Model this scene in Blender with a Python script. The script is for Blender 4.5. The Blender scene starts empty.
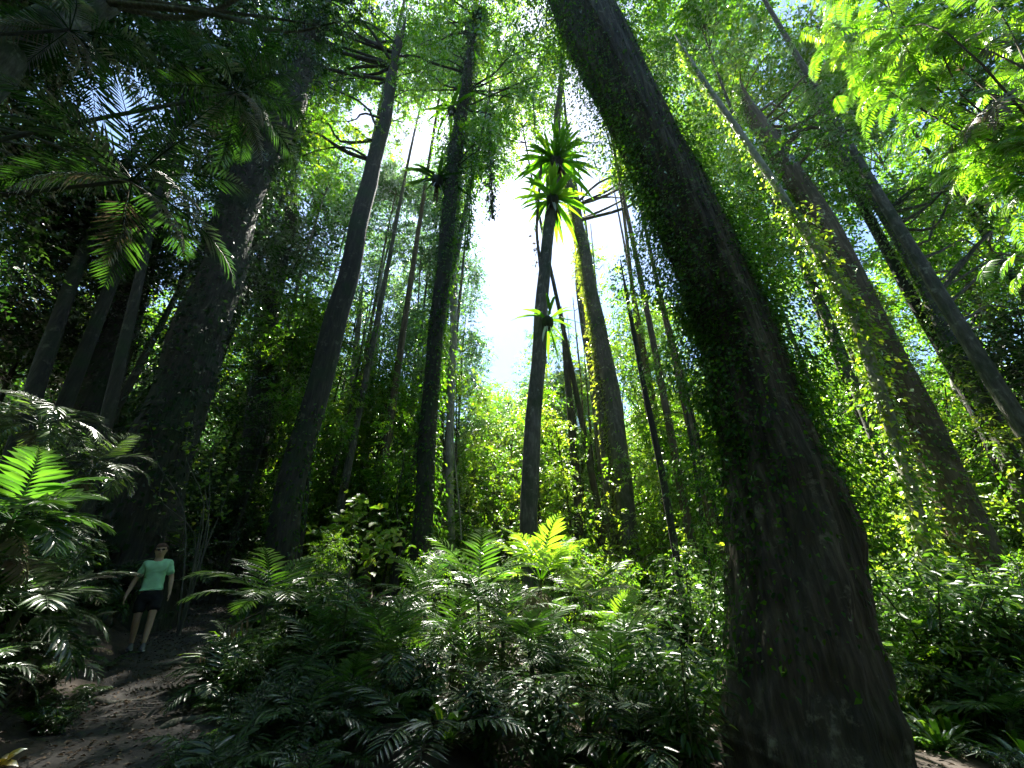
import bpy, math, random
import numpy as np
from mathutils import Vector

R = np.random.default_rng(7)
random.seed(7)
sc = bpy.context.scene
COL = sc.collection

# ------------------------------------------------------------------ camera
FPX, PITCH = 400.0, math.radians(27.5)
CAM = np.array([0.0, 0.0, 1.6])
CP, SP = math.cos(PITCH), math.sin(PITCH)
cam = bpy.data.cameras.new("camera")
cam.lens = 36.0 * FPX / 1024.0
cam.sensor_width = 36.0
cam.clip_start, cam.clip_end = 0.05, 3000.0
camo = bpy.data.objects.new("camera", cam)
camo.location = CAM
camo.rotation_euler = (math.pi / 2 + PITCH, 0, 0)
COL.objects.link(camo)
sc.camera = camo

def at(px, py, D):
    """photo position -> a point in the place, D metres ahead"""
    xc, yc = (px - 512) / FPX, -(py - 384) / FPX
    fwd, up = CP - yc * SP, SP + yc * CP
    return CAM + np.array([xc / fwd * D, D, up / fwd * D])

def mpp(py, D):
    """metres per pixel of the photo at that height in it and D metres ahead"""
    yc = -(py - 384) / FPX
    return D / (CP - yc * SP) / FPX

def proj(p):
    d = np.atleast_2d(p) - CAM
    z = d[:, 1] * CP + d[:, 2] * SP
    y = -d[:, 1] * SP + d[:, 2] * CP
    z = np.where(z < 0.05, 0.05, z)
    return 512 + FPX * d[:, 0] / z, 384 - FPX * y / z

# ------------------------------------------------------------------ light
SUN_EL, SUN_AZ = math.radians(63), math.radians(-5.0)      # azimuth from +Y towards +X
SUN = np.array([math.cos(SUN_EL) * math.sin(SUN_AZ), math.cos(SUN_EL) * math.cos(SUN_AZ), math.sin(SUN_EL)])
w = bpy.data.worlds.new("World")
sc.world = w
w.use_nodes = True
nt = w.node_tree
bg = nt.nodes["Background"]
sky = nt.nodes.new("ShaderNodeTexSky")
sky.sky_type = 'NISHITA'
sky.sun_disc = False
sky.sun_elevation = SUN_EL
sky.sun_rotation = SUN_AZ
sky.air_density, sky.dust_density, sky.ozone_density = 1.0, .5, 3.5
nt.links.new(sky.outputs[0], bg.inputs[0])
bg.inputs[1].default_value = 0.065
sl = bpy.data.lights.new("sun", 'SUN')
sl.energy, sl.angle, sl.color = 5.0, math.radians(0.5), (1.0, 0.95, 0.86)
so = bpy.data.objects.new("sun", sl)
so.rotation_euler = Vector(-SUN).to_track_quat('-Z', 'Y').to_euler()
so.location = (0, 30, 60)
COL.objects.link(so)
vs = sc.view_settings
vs.view_transform, vs.look, vs.gamma, vs.use_curve_mapping = 'Standard', 'None', 1.0, False
vs.exposure = 2.5
sc.cycles.use_denoising = True
sc.cycles.max_bounces = 9
sc.cycles.diffuse_bounces = 7
sc.cycles.glossy_bounces = 2
sc.cycles.transmission_bounces = 3
sc.cycles.transparent_max_bounces = 4
sc.cycles.sample_clamp_indirect = 6.0
sc.cycles.sample_clamp_direct = 0

# ------------------------------------------------------------------ materials
def nodes(name):
    m = bpy.data.materials.new(name)
    m.use_nodes = True
    m.node_tree.nodes.clear()
    return m, m.node_tree.nodes, m.node_tree.links

def ramp(N, stops):
    r = N.new("ShaderNodeValToRGB")
    e = r.color_ramp.elements
    e[0].position, e[0].color = stops[0][0], (*stops[0][1], 1)
    e[1].position, e[1].color = stops[-1][0], (*stops[-1][1], 1)
    for p, c in stops[1:-1]:
        x = e.new(p)
        x.color = (*c, 1)
    return r

def leaf_mat(name, refl, trans, tf=0.5, rough=0.35, gloss=1.0):
    m, N, L = nodes(name)
    out = N.new("ShaderNodeOutputMaterial")
    a = N.new("ShaderNodeAttribute")
    a.attribute_name = "tint"
    n = len(refl)
    rr = ramp(N, [(i / (n - 1), c) for i, c in enumerate(refl)])
    rt = ramp(N, [(i / (n - 1), c) for i, c in enumerate(trans)])
    L.new(a.outputs["Fac"], rr.inputs[0])
    L.new(a.outputs["Fac"], rt.inputs[0])
    d, t, g = N.new("ShaderNodeBsdfDiffuse"), N.new("ShaderNodeBsdfTranslucent"), N.new("ShaderNodeBsdfGlossy")
    L.new(rr.outputs[0], d.inputs[0])
    L.new(rt.outputs[0], t.inputs[0])
    g.inputs[0].default_value = (1, 1, 1, 1)
    g.inputs[1].default_value = rough
    mx = N.new("ShaderNodeMixShader")
    mx.inputs[0].default_value = tf
    L.new(d.outputs[0], mx.inputs[1])
    L.new(t.outputs[0], mx.inputs[2])
    fr = N.new("ShaderNodeFresnel")
    fr.inputs[0].default_value = 1.45
    mu = N.new("ShaderNodeMath")
    mu.operation = 'MULTIPLY'
    mu.inputs[1].default_value = gloss
    L.new(fr.outputs[0], mu.inputs[0])
    m2 = N.new("ShaderNodeMixShader")
    L.new(mu.outputs[0], m2.inputs[0])
    L.new(mx.outputs[0], m2.inputs[1])
    L.new(g.outputs[0], m2.inputs[2])
    L.new(m2.outputs[0], out.inputs[0])
    return m

M = {}
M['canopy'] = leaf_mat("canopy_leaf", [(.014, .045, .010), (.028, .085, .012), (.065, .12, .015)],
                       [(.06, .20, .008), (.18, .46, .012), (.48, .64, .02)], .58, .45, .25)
M['dark'] = leaf_mat("shade_darkened_leaf", [(.012, .03, .010), (.02, .05, .012), (.035, .075, .015)],
                     [(.02, .07, .01), (.05, .15, .012), (.14, .28, .02)], .42, .4, .25)  # darker greens put deep shade and silhouette into the leaf colour
M['blue'] = leaf_mat("haze_tinted_leaf", [(.025, .055, .025), (.045, .09, .035), (.08, .13, .045)],
                     [(.06, .19, .05), (.14, .32, .07), (.28, .46, .10)], .5, .42, .35)  # distant haze painted in as a bluish leaf tint
M['lime'] = leaf_mat("sunlit_bright_leaf", [(.04, .10, .012), (.07, .15, .015), (.12, .18, .02)],
                     [(.20, .52, .015), (.36, .66, .02), (.64, .74, .04)], .58, .4, .5)  # sunshine on and through leaves coloured in as brighter, yellower green
M['palm'] = leaf_mat("palm_leaf", [(.014, .042, .014), (.03, .075, .018), (.06, .11, .022)],
                     [(.05, .19, .015), (.16, .40, .02), (.38, .56, .035)], .46, .3, .65)
M['gloss'] = leaf_mat("glossy_leaf", [(.02, .045, .018), (.04, .08, .028), (.07, .11, .035)],
                      [(.04, .13, .02), (.09, .23, .03), (.22, .36, .04)], .36, .27, 1.0)
M['dead'] = leaf_mat("dead_frond", [(.12, .09, .06), (.22, .18, .13), (.33, .29, .24)],
                     [(.08, .06, .03), (.14, .11, .06), (.2, .17, .1)], .25, .6, .4)
M['litter'] = leaf_mat("leaf_litter", [(.03, .02, .013), (.06, .042, .026), (.12, .085, .055)],
                       [(.05, .03, .01), (.1, .06, .02), (.14, .1, .04)], .15, .6, .12)
M['yellow'] = leaf_mat("yellow_leaf", [(.45, .26, .02), (.6, .40, .03), (.5, .42, .1)],
                       [(.5, .3, .02), (.6, .42, .02), (.5, .4, .05)], .4, .4, .6)

def bark_mat(name, c0, c1, c2, sx=3.0, sz=0.5, bump=0.5, moss=(.02, .045, .012), mossf=0.35, rough=.85):
    m, N, L = nodes(name)
    out = N.new("ShaderNodeOutputMaterial")
    b = N.new("ShaderNodeBsdfPrincipled")
    b.inputs["Roughness"].default_value = rough
    tc, mp = N.new("ShaderNodeTexCoord"), N.new("ShaderNodeMapping")
    mp.inputs["Scale"].default_value = (sx, sx, sz)
    L.new(tc.outputs["Object"], mp.inputs[0])
    n1 = N.new("ShaderNodeTexNoise")
    n1.inputs["Scale"].default_value, n1.inputs["Detail"].default_value = 2.2, 8
    n1.inputs["Roughness"].default_value = .65
    L.new(mp.outputs[0], n1.inputs["Vector"])
    n2 = N.new("ShaderNodeTexNoise")
    n2.inputs["Scale"].default_value, n2.inputs["Detail"].default_value = 1.1, 5
    L.new(tc.outputs["Object"], n2.inputs["Vector"])
    n3 = N.new("ShaderNodeTexVoronoi")
    n3.feature = 'DISTANCE_TO_EDGE'
    n3.inputs["Scale"].default_value = 2.6
    L.new(mp.outputs[0], n3.inputs["Vector"])
    r = ramp(N, [(.28, c0), (.5, c1), (.75, c2)])
    L.new(n1.outputs["Fac"], r.inputs[0])
    mr = N.new("ShaderNodeMapRange")
    mr.inputs["From Min"].default_value, mr.inputs["From Max"].default_value = .48, .66
    mr.inputs["To Max"].default_value = mossf * 2
    L.new(n2.outputs["Fac"], mr.inputs["Value"])
    mix = N.new("ShaderNodeMixRGB")
    mix.inputs[2].default_value = (*moss, 1)
    L.new(mr.outputs[0], mix.inputs[0])
    L.new(r.outputs[0], mix.inputs[1])
    n4 = N.new("ShaderNodeTexNoise")
    n4.inputs["Scale"].default_value, n4.inputs["Detail"].default_value, n4.inputs["Roughness"].default_value = 3.4, 7, .7
    L.new(tc.outputs["Object"], n4.inputs["Vector"])
    ml = N.new("ShaderNodeMapRange")
    ml.inputs["From Min"].default_value, ml.inputs["From Max"].default_value, ml.inputs["To Max"].default_value = .58, .66, .55
    L.new(n4.outputs["Fac"], ml.inputs["Value"])
    mx2 = N.new("ShaderNodeMixRGB")
    mx2.inputs[2].default_value = (min(.4, c2[0] * 1.5 + .05), min(.42, c2[1] * 1.55 + .06), min(.36, c2[2] * 1.5 + .045), 1)
    L.new(ml.outputs[0], mx2.inputs[0])
    L.new(mix.outputs[0], mx2.inputs[1])
    L.new(mx2.outputs[0], b.inputs["Base Color"])
    ad = N.new("ShaderNodeMath")
    ad.operation = 'ADD'
    ms = N.new("ShaderNodeMath")
    ms.operation = 'MULTIPLY'
    ms.inputs[1].default_value = .8
    L.new(n3.outputs[0], ms.inputs[0])
    L.new(n1.outputs["Fac"], ad.inputs[0])
    L.new(ms.outputs[0], ad.inputs[1])
    bp = N.new("ShaderNodeBump")
    bp.inputs["Strength"].default_value, bp.inputs["Distance"].default_value = bump, .08
    L.new(ad.outputs[0], bp.inputs["Height"])
    L.new(bp.outputs[0], b.inputs["Normal"])
    L.new(b.outputs[0], out.inputs[0])
    return m

M['bark_giant'] = bark_mat("giant_bark", (.02, .015, .011), (.075, .058, .042), (.23, .19, .145), 4.5, .4, 1.0, mossf=.12)
M['bark_dark'] = bark_mat("dark_bark", (.016, .014, .010), (.035, .031, .023), (.08, .07, .05), 5, .7, .6)
M['bark_brown'] = bark_mat("brown_bark", (.05, .036, .021), (.115, .083, .05), (.23, .175, .115), 5, .4, .6, mossf=.2)
M['bark_grey'] = bark_mat("grey_bark", (.045, .042, .033), (.10, .092, .075), (.22, .205, .175), 5, 1.2, .5, mossf=.35)
M['bark_pale'] = bark_mat("pale_bark", (.16, .15, .12), (.32, .30, .26), (.55, .52, .47), 6, 2.0, .4, mossf=.25)
M['stem'] = bark_mat("green_stem", (.03, .045, .015), (.06, .08, .03), (.11, .12, .05), 12, 6, .3, mossf=.2)

def ground_mat(name, cols, scale, bump):
    m, N, L = nodes(name)
    out = N.new("ShaderNodeOutputMaterial")
    b = N.new("ShaderNodeBsdfPrincipled")
    b.inputs["Roughness"].default_value = .9
    tc = N.new("ShaderNodeTexCoord")
    n1 = N.new("ShaderNodeTexNoise")
    n1.inputs["Scale"].default_value, n1.inputs["Detail"].default_value, n1.inputs["Roughness"].default_value = scale, 9, .7
    L.new(tc.outputs["Object"], n1.inputs["Vector"])
    v = N.new("ShaderNodeTexVoronoi")
    v.inputs["Scale"].default_value = scale * 7
    L.new(tc.outputs["Object"], v.inputs["Vector"])
    r = ramp(N, [(.3, cols[0]), (.5, cols[1]), (.7, cols[2])])
    L.new(n1.outputs["Fac"], r.inputs[0])
    mix = N.new("ShaderNodeMixRGB")
    mix.blend_type = 'MULTIPLY'
    mix.inputs[0].default_value = .5
    L.new(r.outputs[0], mix.inputs[1])
    L.new(v.outputs["Distance"], mix.inputs[2])
    L.new(mix.outputs[0], b.inputs["Base Color"])
    bp = N.new("ShaderNodeBump")
    bp.inputs["Strength"].default_value, bp.inputs["Distance"].default_value = bump, .04
    L.new(n1.outputs["Fac"], bp.inputs["Height"])
    L.new(bp.outputs[0], b.inputs["Normal"])
    L.new(b.outputs[0], out.inputs[0])
    return m

M['soil'] = ground_mat("forest_soil", [(.02, .015, .01), (.05, .036, .024), (.10, .075, .05)], 1.6, .8)
M['path'] = ground_mat("trodden_earth", [(.016, .0145, .0125), (.036, .033, .029), (.08, .074, .065)], 1.3, .7)

def plain_mat(name, c, rough=.7, noise=.15, scale=20, sss=0):
    m, N, L = nodes(name)
    out = N.new("ShaderNodeOutputMaterial")
    b = N.new("ShaderNodeBsdfPrincipled")
    b.inputs["Roughness"].default_value = rough
    tc, n1 = N.new("ShaderNodeTexCoord"), N.new("ShaderNodeTexNoise")
    n1.inputs["Scale"].default_value = scale
    L.new(tc.outputs["Object"], n1.inputs["Vector"])
    r = ramp(N, [(.3, tuple(x * (1 - noise) for x in c)), (.7, tuple(min(1, x * (1 + noise)) for x in c))])
    L.new(n1.outputs["Fac"], r.inputs[0])
    L.new(r.outputs[0], b.inputs["Base Color"])
    L.new(b.outputs[0], out.inputs[0])
    return m

M['skin'] = plain_mat("skin", (.50, .31, .22), .5, .08)
M['hair'] = plain_mat("brown_hair", (.085, .04, .025), .85, .3, 60)
M['shirt'] = plain_mat("mint_green_cloth", (.38, .70, .45), .8, .1, 12)
M['shorts'] = plain_mat("black_cloth", (.008, .008, .012), .85, .2, 15)
M['shoe'] = plain_mat("grey_shoe", (.10, .10, .11), .6, .2, 15)
M['sole'] = plain_mat("white_sole", (.6, .6, .6), .6, .1, 15)
M['lens'] = plain_mat("dark_lens", (.01, .01, .012), .1, .1, 5)

# ------------------------------------------------------------------ mesh collecting
def unit(v):
    v = np.asarray(v, float)
    return v / np.maximum(np.linalg.norm(v, axis=-1, keepdims=True), 1e-9)

class MB:
    def __init__(self):
        self.v, self.f, self.t, self.n = [], [], [], 0
    def add(self, v, f, t=None):
        v, f = np.asarray(v, float), np.asarray(f, int)
        if len(f) == 0:
            return
        self.v.append(v)
        self.f.append(f + self.n)
        self.t.append(np.full(len(f), .5) if t is None else np.asarray(t, float))
        self.n += len(v)
    def empty(self):
        return self.n == 0
    def mesh(self, name, mat, origin=(0, 0, 0), smooth=False):
        me = bpy.data.meshes.new(name)
        if not self.n:
            return me
        v = np.concatenate(self.v) - np.asarray(origin)
        me.vertices.add(len(v))
        me.vertices.foreach_set("co", v.astype(np.float32).ravel())
        loops = np.concatenate([f.ravel() for f in self.f])
        tot = np.concatenate([np.full(len(f), f.shape[1]) for f in self.f])
        me.loops.add(len(loops))
        me.loops.foreach_set("vertex_index", loops.astype(np.int32))
        me.polygons.add(len(tot))
        me.polygons.foreach_set("loop_start", np.concatenate([[0], np.cumsum(tot)[:-1]]).astype(np.int32))
        if smooth:
            me.polygons.foreach_set("use_smooth", np.ones(len(tot), bool))
        at_ = me.attributes.new("tint", 'FLOAT', 'FACE')
        at_.data.foreach_set("value", np.concatenate(self.t).astype(np.float32))
        me.materials.append(mat)
        me.update(calc_edges=True)
        return me
    def build(self, name, mat, parent=None, origin=(0, 0, 0), smooth=False):
        o = bpy.data.objects.new(name, self.mesh(name, mat, origin, smooth))
        COL.objects.link(o)
        if parent is None:
            o.location = origin
        else:
            o.parent = parent
        return o

def tag(o, label=None, cat=None, group=None, kind=None):
    if label: o['label'] = label
    if cat: o['category'] = cat
    if group: o['group'] = group
    if kind: o['kind'] = kind
    return o

def thing(name, loc, label, cat, group=None):
    o = bpy.data.objects.new(name, None)
    o.empty_display_size = .2
    o.location = [float(x) for x in loc]
    COL.objects.link(o)
    return tag(o, label, cat, group)

def copy_tree(root, loc, rz, s, label=None, group=None):
    r = root.copy()
    COL.objects.link(r)
    r.location, r.rotation_euler, r.scale = [float(x) for x in loc], (0, 0, float(rz)), (float(s),) * 3
    if label: r['label'] = label
    if group: r['group'] = group
    for ch in list(root.children):
        c = ch.copy()
        COL.objects.link(c)
        c.parent = r
        for g in list(ch.children):
            d = g.copy()
            COL.objects.link(d)
            d.parent = c
    return r

def smooth_poly(pts, n):
    """Catmull-Rom through the points, n samples"""
    p = np.asarray(pts, float)
    p = np.vstack([2 * p[0] - p[1], p, 2 * p[-1] - p[-2]])
    m = len(p) - 3
    u = np.linspace(0, m - 1e-6, n)
    i = u.astype(int)
    t = (u - i)[:, None]
    a, b, c, d = p[i], p[i + 1], p[i + 2], p[i + 3]
    return .5 * (2 * b + (c - a) * t + (2 * a - 5 * b + 4 * c - d) * t**2 + (3 * b - a - 3 * c + d) * t**3)

def tube(mb, pts, rad, k=8, wob=0.0, rng=R, tint=.5, flute=None):
    pts = np.asarray(pts, float)
    rad = np.broadcast_to(np.asarray(rad, float), (len(pts),))
    tg = unit(np.gradient(pts, axis=0))
    ref = np.array([0., 1., .13]) if abs(tg[:, 2]).mean() > .6 else np.array([0., 0., 1.])
    a = unit(np.cross(tg, ref))
    b = np.cross(tg, a)
    th = np.linspace(0, 2 * np.pi, k, endpoint=False)
    rr = np.repeat(rad[:, None], k, 1)
    if wob:
        ph = rng.uniform(0, 6.28, 5)
        s = np.linspace(0, 1, len(pts))[:, None] * len(pts) * .5
        rr = rr * (1 + wob * (np.sin(2 * th + ph[0] + s * .6) * .6 + np.sin(3 * th + ph[1] - s * .9) * .5 + np.sin(5 * th + ph[2] + s * 1.3) * .3 + .5 * np.sin(s * 2.2 + ph[3])))
    if flute is not None:
        rr = rr * flute(np.linspace(0, 1, len(pts))[:, None], th[None, :])
    v = pts[:, None] + rr[..., None] * (np.cos(th)[None, :, None] * a[:, None] + np.sin(th)[None, :, None] * b[:, None])
    n = len(pts)
    i = np.arange(n - 1)[:, None] * k
    j = np.arange(k)[None]
    j2 = (j + 1) % k
    f = np.stack([i + j, i + j2, i + k + j2, i + k + j], -1).reshape(-1, 4)
    mb.add(v.reshape(-1, 3), f, np.full(len(f), tint))
    return v

def leaves(mb, P, d, nrm, L, W, tint, shape='kite', fold=.25, curl=.15):
    """leaf blades: base points P, directions d, rough normals nrm"""
    P = np.asarray(P, float)
    N = len(P)
    if N == 0:
        return
    L = np.broadcast_to(np.asarray(L, float), (N,))[:, None]
    W = np.broadcast_to(np.asarray(W, float), (N,))[:, None]
    tint = np.clip(np.broadcast_to(np.asarray(tint, float), (N,)), 0, 1)
    d = unit(d)
    s = unit(np.cross(d, nrm))
    n = np.cross(s, d)
    if shape == 'kite':
        V = np.stack([P, P + d * L * .45 + s * W * .5 + n * W * fold, P + d * L - n * L * curl, P + d * L * .45 - s * W * .5 + n * W * fold], 1)
        F = np.arange(4 * N).reshape(N, 4)
        mb.add(V.reshape(-1, 3), F, tint)
    elif shape == 'hex':
        V = np.stack([P,
                      P + d * L * .28 + s * W * .42 + n * W * fold,
                      P + d * L * .62 + s * W * .45 + n * W * fold - n * L * curl * .4,
                      P + d * L - n * L * curl,
                      P + d * L * .62 - s * W * .45 + n * W * fold - n * L * curl * .4,
                      P + d * L * .28 - s * W * .42 + n * W * fold,
                      P + d * L * .45 - n * L * curl * .12], 1)
        b = np.arange(N)[:, None] * 7
        F = np.concatenate([b + np.array([[0, 1, 6]]), b + np.array([[0, 6, 5]])])
        Q = np.concatenate([b + np.array([[1, 2, 3, 6]]), b + np.array([[6, 3, 4, 5]])])
        mb.add(V.reshape(-1, 3), F, np.tile(tint, 2))
        mb.f.append(Q + mb.n - len(V) * 7)
        mb.t.append(np.tile(tint, 2))
    else:                                                   # strap: long drooping blade, 4 segments
        sv = np.array([0, .25, .5, .75, 1.0])
        wv = np.array([.45, .9, 1.0, .75, .08]) * .5
        rows = []
        for q, ww in zip(sv, wv):
            c = P + d * L * q - np.array([0, 0, 1.]) * L * curl * q**2 - d * L * .1 * q**3
            rows += [c + s * W * ww + n * W * fold * ww, c, c - s * W * ww + n * W * fold * ww]
        V = np.stack(rows, 1)
        b = np.arange(N)[:, None] * 15
        F = np.concatenate([b + np.array([[3 * i + j, 3 * i + j + 1, 3 * i + j + 4, 3 * i + j + 3]]) for i in range(4) for j in range(2)])
        mb.add(V.reshape(-1, 3), F, np.tile(tint, 8))

# ------------------------------------------------------------------ ground
PATHP = np.array([[-1.6, -6.], [-2.3, 0.], [-3.0, 3.5], [-3.7, 5.2], [-4.9, 6.8], [-6.25, 8.6], [-7.8, 11.2], [-9.8, 14.5], [-13, 19.]])
def path_x(y):
    return np.interp(y, PATHP[:, 1], PATHP[:, 0])
def sig(x):
    return 1 / (1 + np.exp(-np.clip(x, -40, 40)))
def ht(x, y):
    x, y = np.asarray(x, float), np.asarray(y, float)
    dl = path_x(y) - x                                      # metres left of the path's middle
    rise = .09 * np.clip(y - 1, 0, 22)
    z = rise * (.15 + .85 * sig(dl + 3.2))
    z = z + 1.9 * (1 - np.exp(-np.clip(dl - .95, 0, 40) / 2.6)) + .12 * np.clip(dl - 4, 0, 40)
    z = z + (.07 * np.sin(x * 1.3 + y * .7) + .05 * np.sin(2.3 * y - 1.1 * x)) * np.clip(abs(dl) - .9, 0, 1)
    z = z + .2 * np.clip(np.hypot(x, y) - 38, 0, 120)
    return z
def gz(x, y):
    return float(ht(x, y))

def grid_sheet(xs, ys, f, name, mat):
    X, Y = np.meshgrid(xs, ys)
    mb = MB()
    nx, ny = len(xs), len(ys)
    i = (np.arange(ny - 1)[:, None] * nx + np.arange(nx - 1)[None]).ravel()
    mb.add(np.stack([X, Y, f(X, Y)], -1).reshape(-1, 3), np.stack([i, i + 1, i + nx + 1, i + nx], 1))
    return mb.build(name, mat, smooth=True)

u = np.linspace(-1, 1, 220)
xs = np.sign(u) * (abs(u) * 40 + abs(u)**5 * 260)
tag(grid_sheet(xs, xs + 6, ht, "ground", M['soil']), kind='structure')
# the trodden path: a strip following the ground
tv = np.linspace(-5, 18.5, 120)
mb = MB()
wv = np.linspace(-1, 1, 13)
edge = .86 + .12 * np.sin(tv * 1.9) + .08 * np.sin(tv * 4.3)
PX = path_x(tv)[:, None] + wv[None] * edge[:, None]
PX = np.stack([np.convolve(np.pad(c, 5, 'edge'), np.ones(11) / 11, 'valid') for c in PX.T], 1)
PY = np.repeat(tv[:, None], 13, 1)
PZ = ht(PX, PY) + .03 * (1 - wv[None]**4) - .012 * (abs(wv[None]) > .99)
i = (np.arange(119)[:, None] * 13 + np.arange(12)[None]).ravel()
mb.add(np.stack([PX, PY, PZ], -1).reshape(-1, 3), np.stack([i, i + 1, i + 14, i + 13], 1))
tag(mb.build("path", M['path'], smooth=True), kind='structure')

# ------------------------------------------------------------------ gaps in the canopy and where the sun reaches the floor
GAPS = [(504, 292, 29, 90), (414, 152, 15, 24), (434, 130, 10, 18), (594, 190, 12, 15),
        (120, 100, 46, 44), (216, 34, 20, 12), (160, 188, 9, 11), (190, 238, 7, 9), (302, 206, 11, 9),
        (420, 12, 8, 8), (870, 222, 17, 24), (822, 60, 10, 12), (822, 484, 12, 12), (530, 22, 9, 13),
        (812, 292, 9, 18), (336, 104, 10, 9), (508, 205, 16, 24), (760, 60, 9, 8),
        (895, 235, 10, 10), (945, 375, 6, 9), (290, 30, 7, 5), (645, 30, 6, 6), (575, 65, 7, 8)]
def in_gap(p, k=1.0):
    x, y = proj(p)
    r = np.zeros(len(x), bool)
    for cx, cy, rx, ry in GAPS:
        r |= ((x - cx) / (rx * k))**2 + ((y - cy) / (ry * k))**2 < 1
    return r
LIT = [(at(30, 460, 5.8), 1.9), (at(95, 530, 7.2), 1.8), (at(60, 600, 5.5), .8), (at(540, 575, 8.5), .9), (at(606, 400, 18), 1.3),
       (at(905, 600, 8.5), 1.7), (at(930, 665, 7.0), 2.0), (at(990, 650, 8), 2.0), (at(870, 620, 9.5), 1.9), (at(985, 560, 9), 1.6), (at(860, 560, 11), 1.5), (at(960, 710, 6), .9), (at(900, 650, 7.5), 1.2), (at(950, 540, 9.5), 1.6), (at(880, 510, 10), 1.2), (at(975, 620, 8), 1.1), (at(900, 110, 4.5), 2.6), (at(960, 60, 4.5), 2.0), (at(820, 40, 4.9), 2.0), (at(990, 180, 4.5), 1.8), (at(870, 60, 4.7), 2.2), (at(700, 300, 9), 1.2), (at(660, 250, 8), 1.0), (at(172, 632, 9.6), .5), 
       (at(860, 720, 7), .6), (at(650, 600, 12), .8), (at(555, 165, 14), .8), (at(152, 570, 8.4), .8), (at(160, 645, 8.6), .5), (at(205, 470, 9.8), .9),
       (at(590, 735, 6), .4), (at(372, 600, 9), .6), (at(222, 455, 9.6), .6),
       (at(745, 140, 8), .6), (at(790, 208, 8), .6), (at(838, 285, 8), .6), (at(868, 355, 8), .7), (at(905, 470, 8), .8), (at(930, 560, 8.5), .9),
       (at(596, 320, 18), 1.4), (at(610, 460, 18.3), 1.9), (at(625, 540, 18.3), 1.6), (at(604, 390, 18.3), 1.9), (at(345, 500, 13), 1.0), (at(340, 330, 13), .7), (at(1000, 440, 13), .8),
       (at(20, 480, 5.5), 1.4), (at(70, 420, 7), 1.4), (at(110, 600, 7.5), 1.2), (at(60, 520, 6.3), 1.6), (at(85, 580, 6.8), 1.0), (at(30, 570, 5), .7), (at(120, 500, 9), 1.1), (at(950, 680, 6.6), .8),
       (at(155, 590, 8.6), .35), (at(185, 625, 11), .5), (at(620, 655, 7.5), .5), (at(470, 610, 8), .4)]
_r = np.random.default_rng(13)
for _ in range(44):                                         # small openings that fleck the undergrowth
    LIT.append((at(_r.uniform(230, 1000), _r.uniform(585, 745), _r.uniform(4.8, 10)), _r.uniform(.0, .3)))
_r = np.random.default_rng(12)                              # openings over the middle distance
for _ in range(80):
    _D = _r.uniform(12, 30)
    LIT.append((at(_r.uniform(270, 1010), _r.uniform(280, 600), _D), _r.uniform(.45, .9) * _D / 16))
def in_beam(p, k=1.0, add=.5):
    p = np.atleast_2d(p)
    r = np.zeros(len(p), bool)
    for c, rad in LIT:
        v = p - c
        t = v @ SUN
        r |= (t > rad * .8) & (np.linalg.norm(v - t[:, None] * SUN, axis=1) < rad * k + add)
    return r

# ------------------------------------------------------------------ foliage builders
def rand_dirs(n, rng):
    return unit(rng.normal(size=(n, 3)))

def clump_leaves(mb, C, rad, n, L, tint, rng, flat=.6, shape='kite', wr=.48, cull=True, droop=.35, beam=True):
    """about n leaves in each clump centre of C, set along short twigs in flat sprays of ten"""
    C = np.atleast_2d(C)
    if len(C) == 0:
        return
    K, J = len(C), 10
    ns = max(1, int(n * .82) // J)
    rad = np.broadcast_to(rad, (K,))
    off = rand_dirs(K * ns, rng) * (rng.uniform(0, 1, K * ns)**.5)[:, None] * np.repeat(rad, ns)[:, None]
    off[:, 2] *= flat
    A = np.repeat(C, ns, 0) + off
    tv_ = np.repeat(np.broadcast_to(tint, (K,)) + rng.normal(0, .12, K), ns) + rng.normal(0, .12, K * ns)
    if cull:
        keep = ~in_gap(A, .86)
        if beam:
            keep &= ~in_beam(A, 1.0, .12)
        A, off, tv_ = A[keep], off[keep], tv_[keep]
    m = len(A)
    if m == 0:
        return
    d0 = unit(off) * .8 + rng.normal(size=(m, 3)) * .5
    d0[:, 2] -= droop
    d0 = unit(d0)
    up = unit(np.array([0, 0, 1.]) + rng.normal(size=(m, 3)) * .45)
    s0 = unit(np.cross(d0, up))
    ln = L * 3.6 * rng.uniform(.6, 1.3, m)
    t = np.linspace(.12, 1, J)
    P = A[:, None] + d0[:, None] * (ln[:, None] * t)[..., None]
    P[..., 2] -= (ln[:, None] * .22 * t**2)
    sg = np.where(np.arange(J) % 2 == 0, 1., -1.)
    sg[-1] = .1
    d = d0[:, None] * (.55 + .5 * t)[None, :, None] + s0[:, None] * sg[None, :, None] * .9 + rng.normal(0, .22, (m, J, 3))
    nr = up[:, None] + rng.normal(0, .3, (m, J, 3))
    P = P + rng.normal(0, L * .12, P.shape)
    l = L * rng.uniform(.65, 1.25, (m, J)) * (1.1 - .25 * t)
    tt = np.repeat(tv_[:, None], J, 1) + rng.normal(0, .1, (m, J))
    leaves(mb, P.reshape(-1, 3), d.reshape(-1, 3), nr.reshape(-1, 3), l.ravel(), l.ravel() * wr, tt.ravel(), shape)

def limb(mb, p, q, r, rng, k=6, sag=.12):
    p, q = np.asarray(p, float), np.asarray(q, float)
    ln = np.linalg.norm(q - p)
    m1 = p + (q - p) * .35 + rng.normal(0, ln * .07, 3) + np.array([0, 0, ln * sag * .4])
    m2 = p + (q - p) * .7 + rng.normal(0, ln * .06, 3) + np.array([0, 0, ln * sag])
    pts = smooth_poly([p, m1, m2, q], max(5, min(10, int(ln * 2))))
    tube(mb, pts, np.linspace(r, r * .25, len(pts)), k, rng=rng)
    return pts

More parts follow.
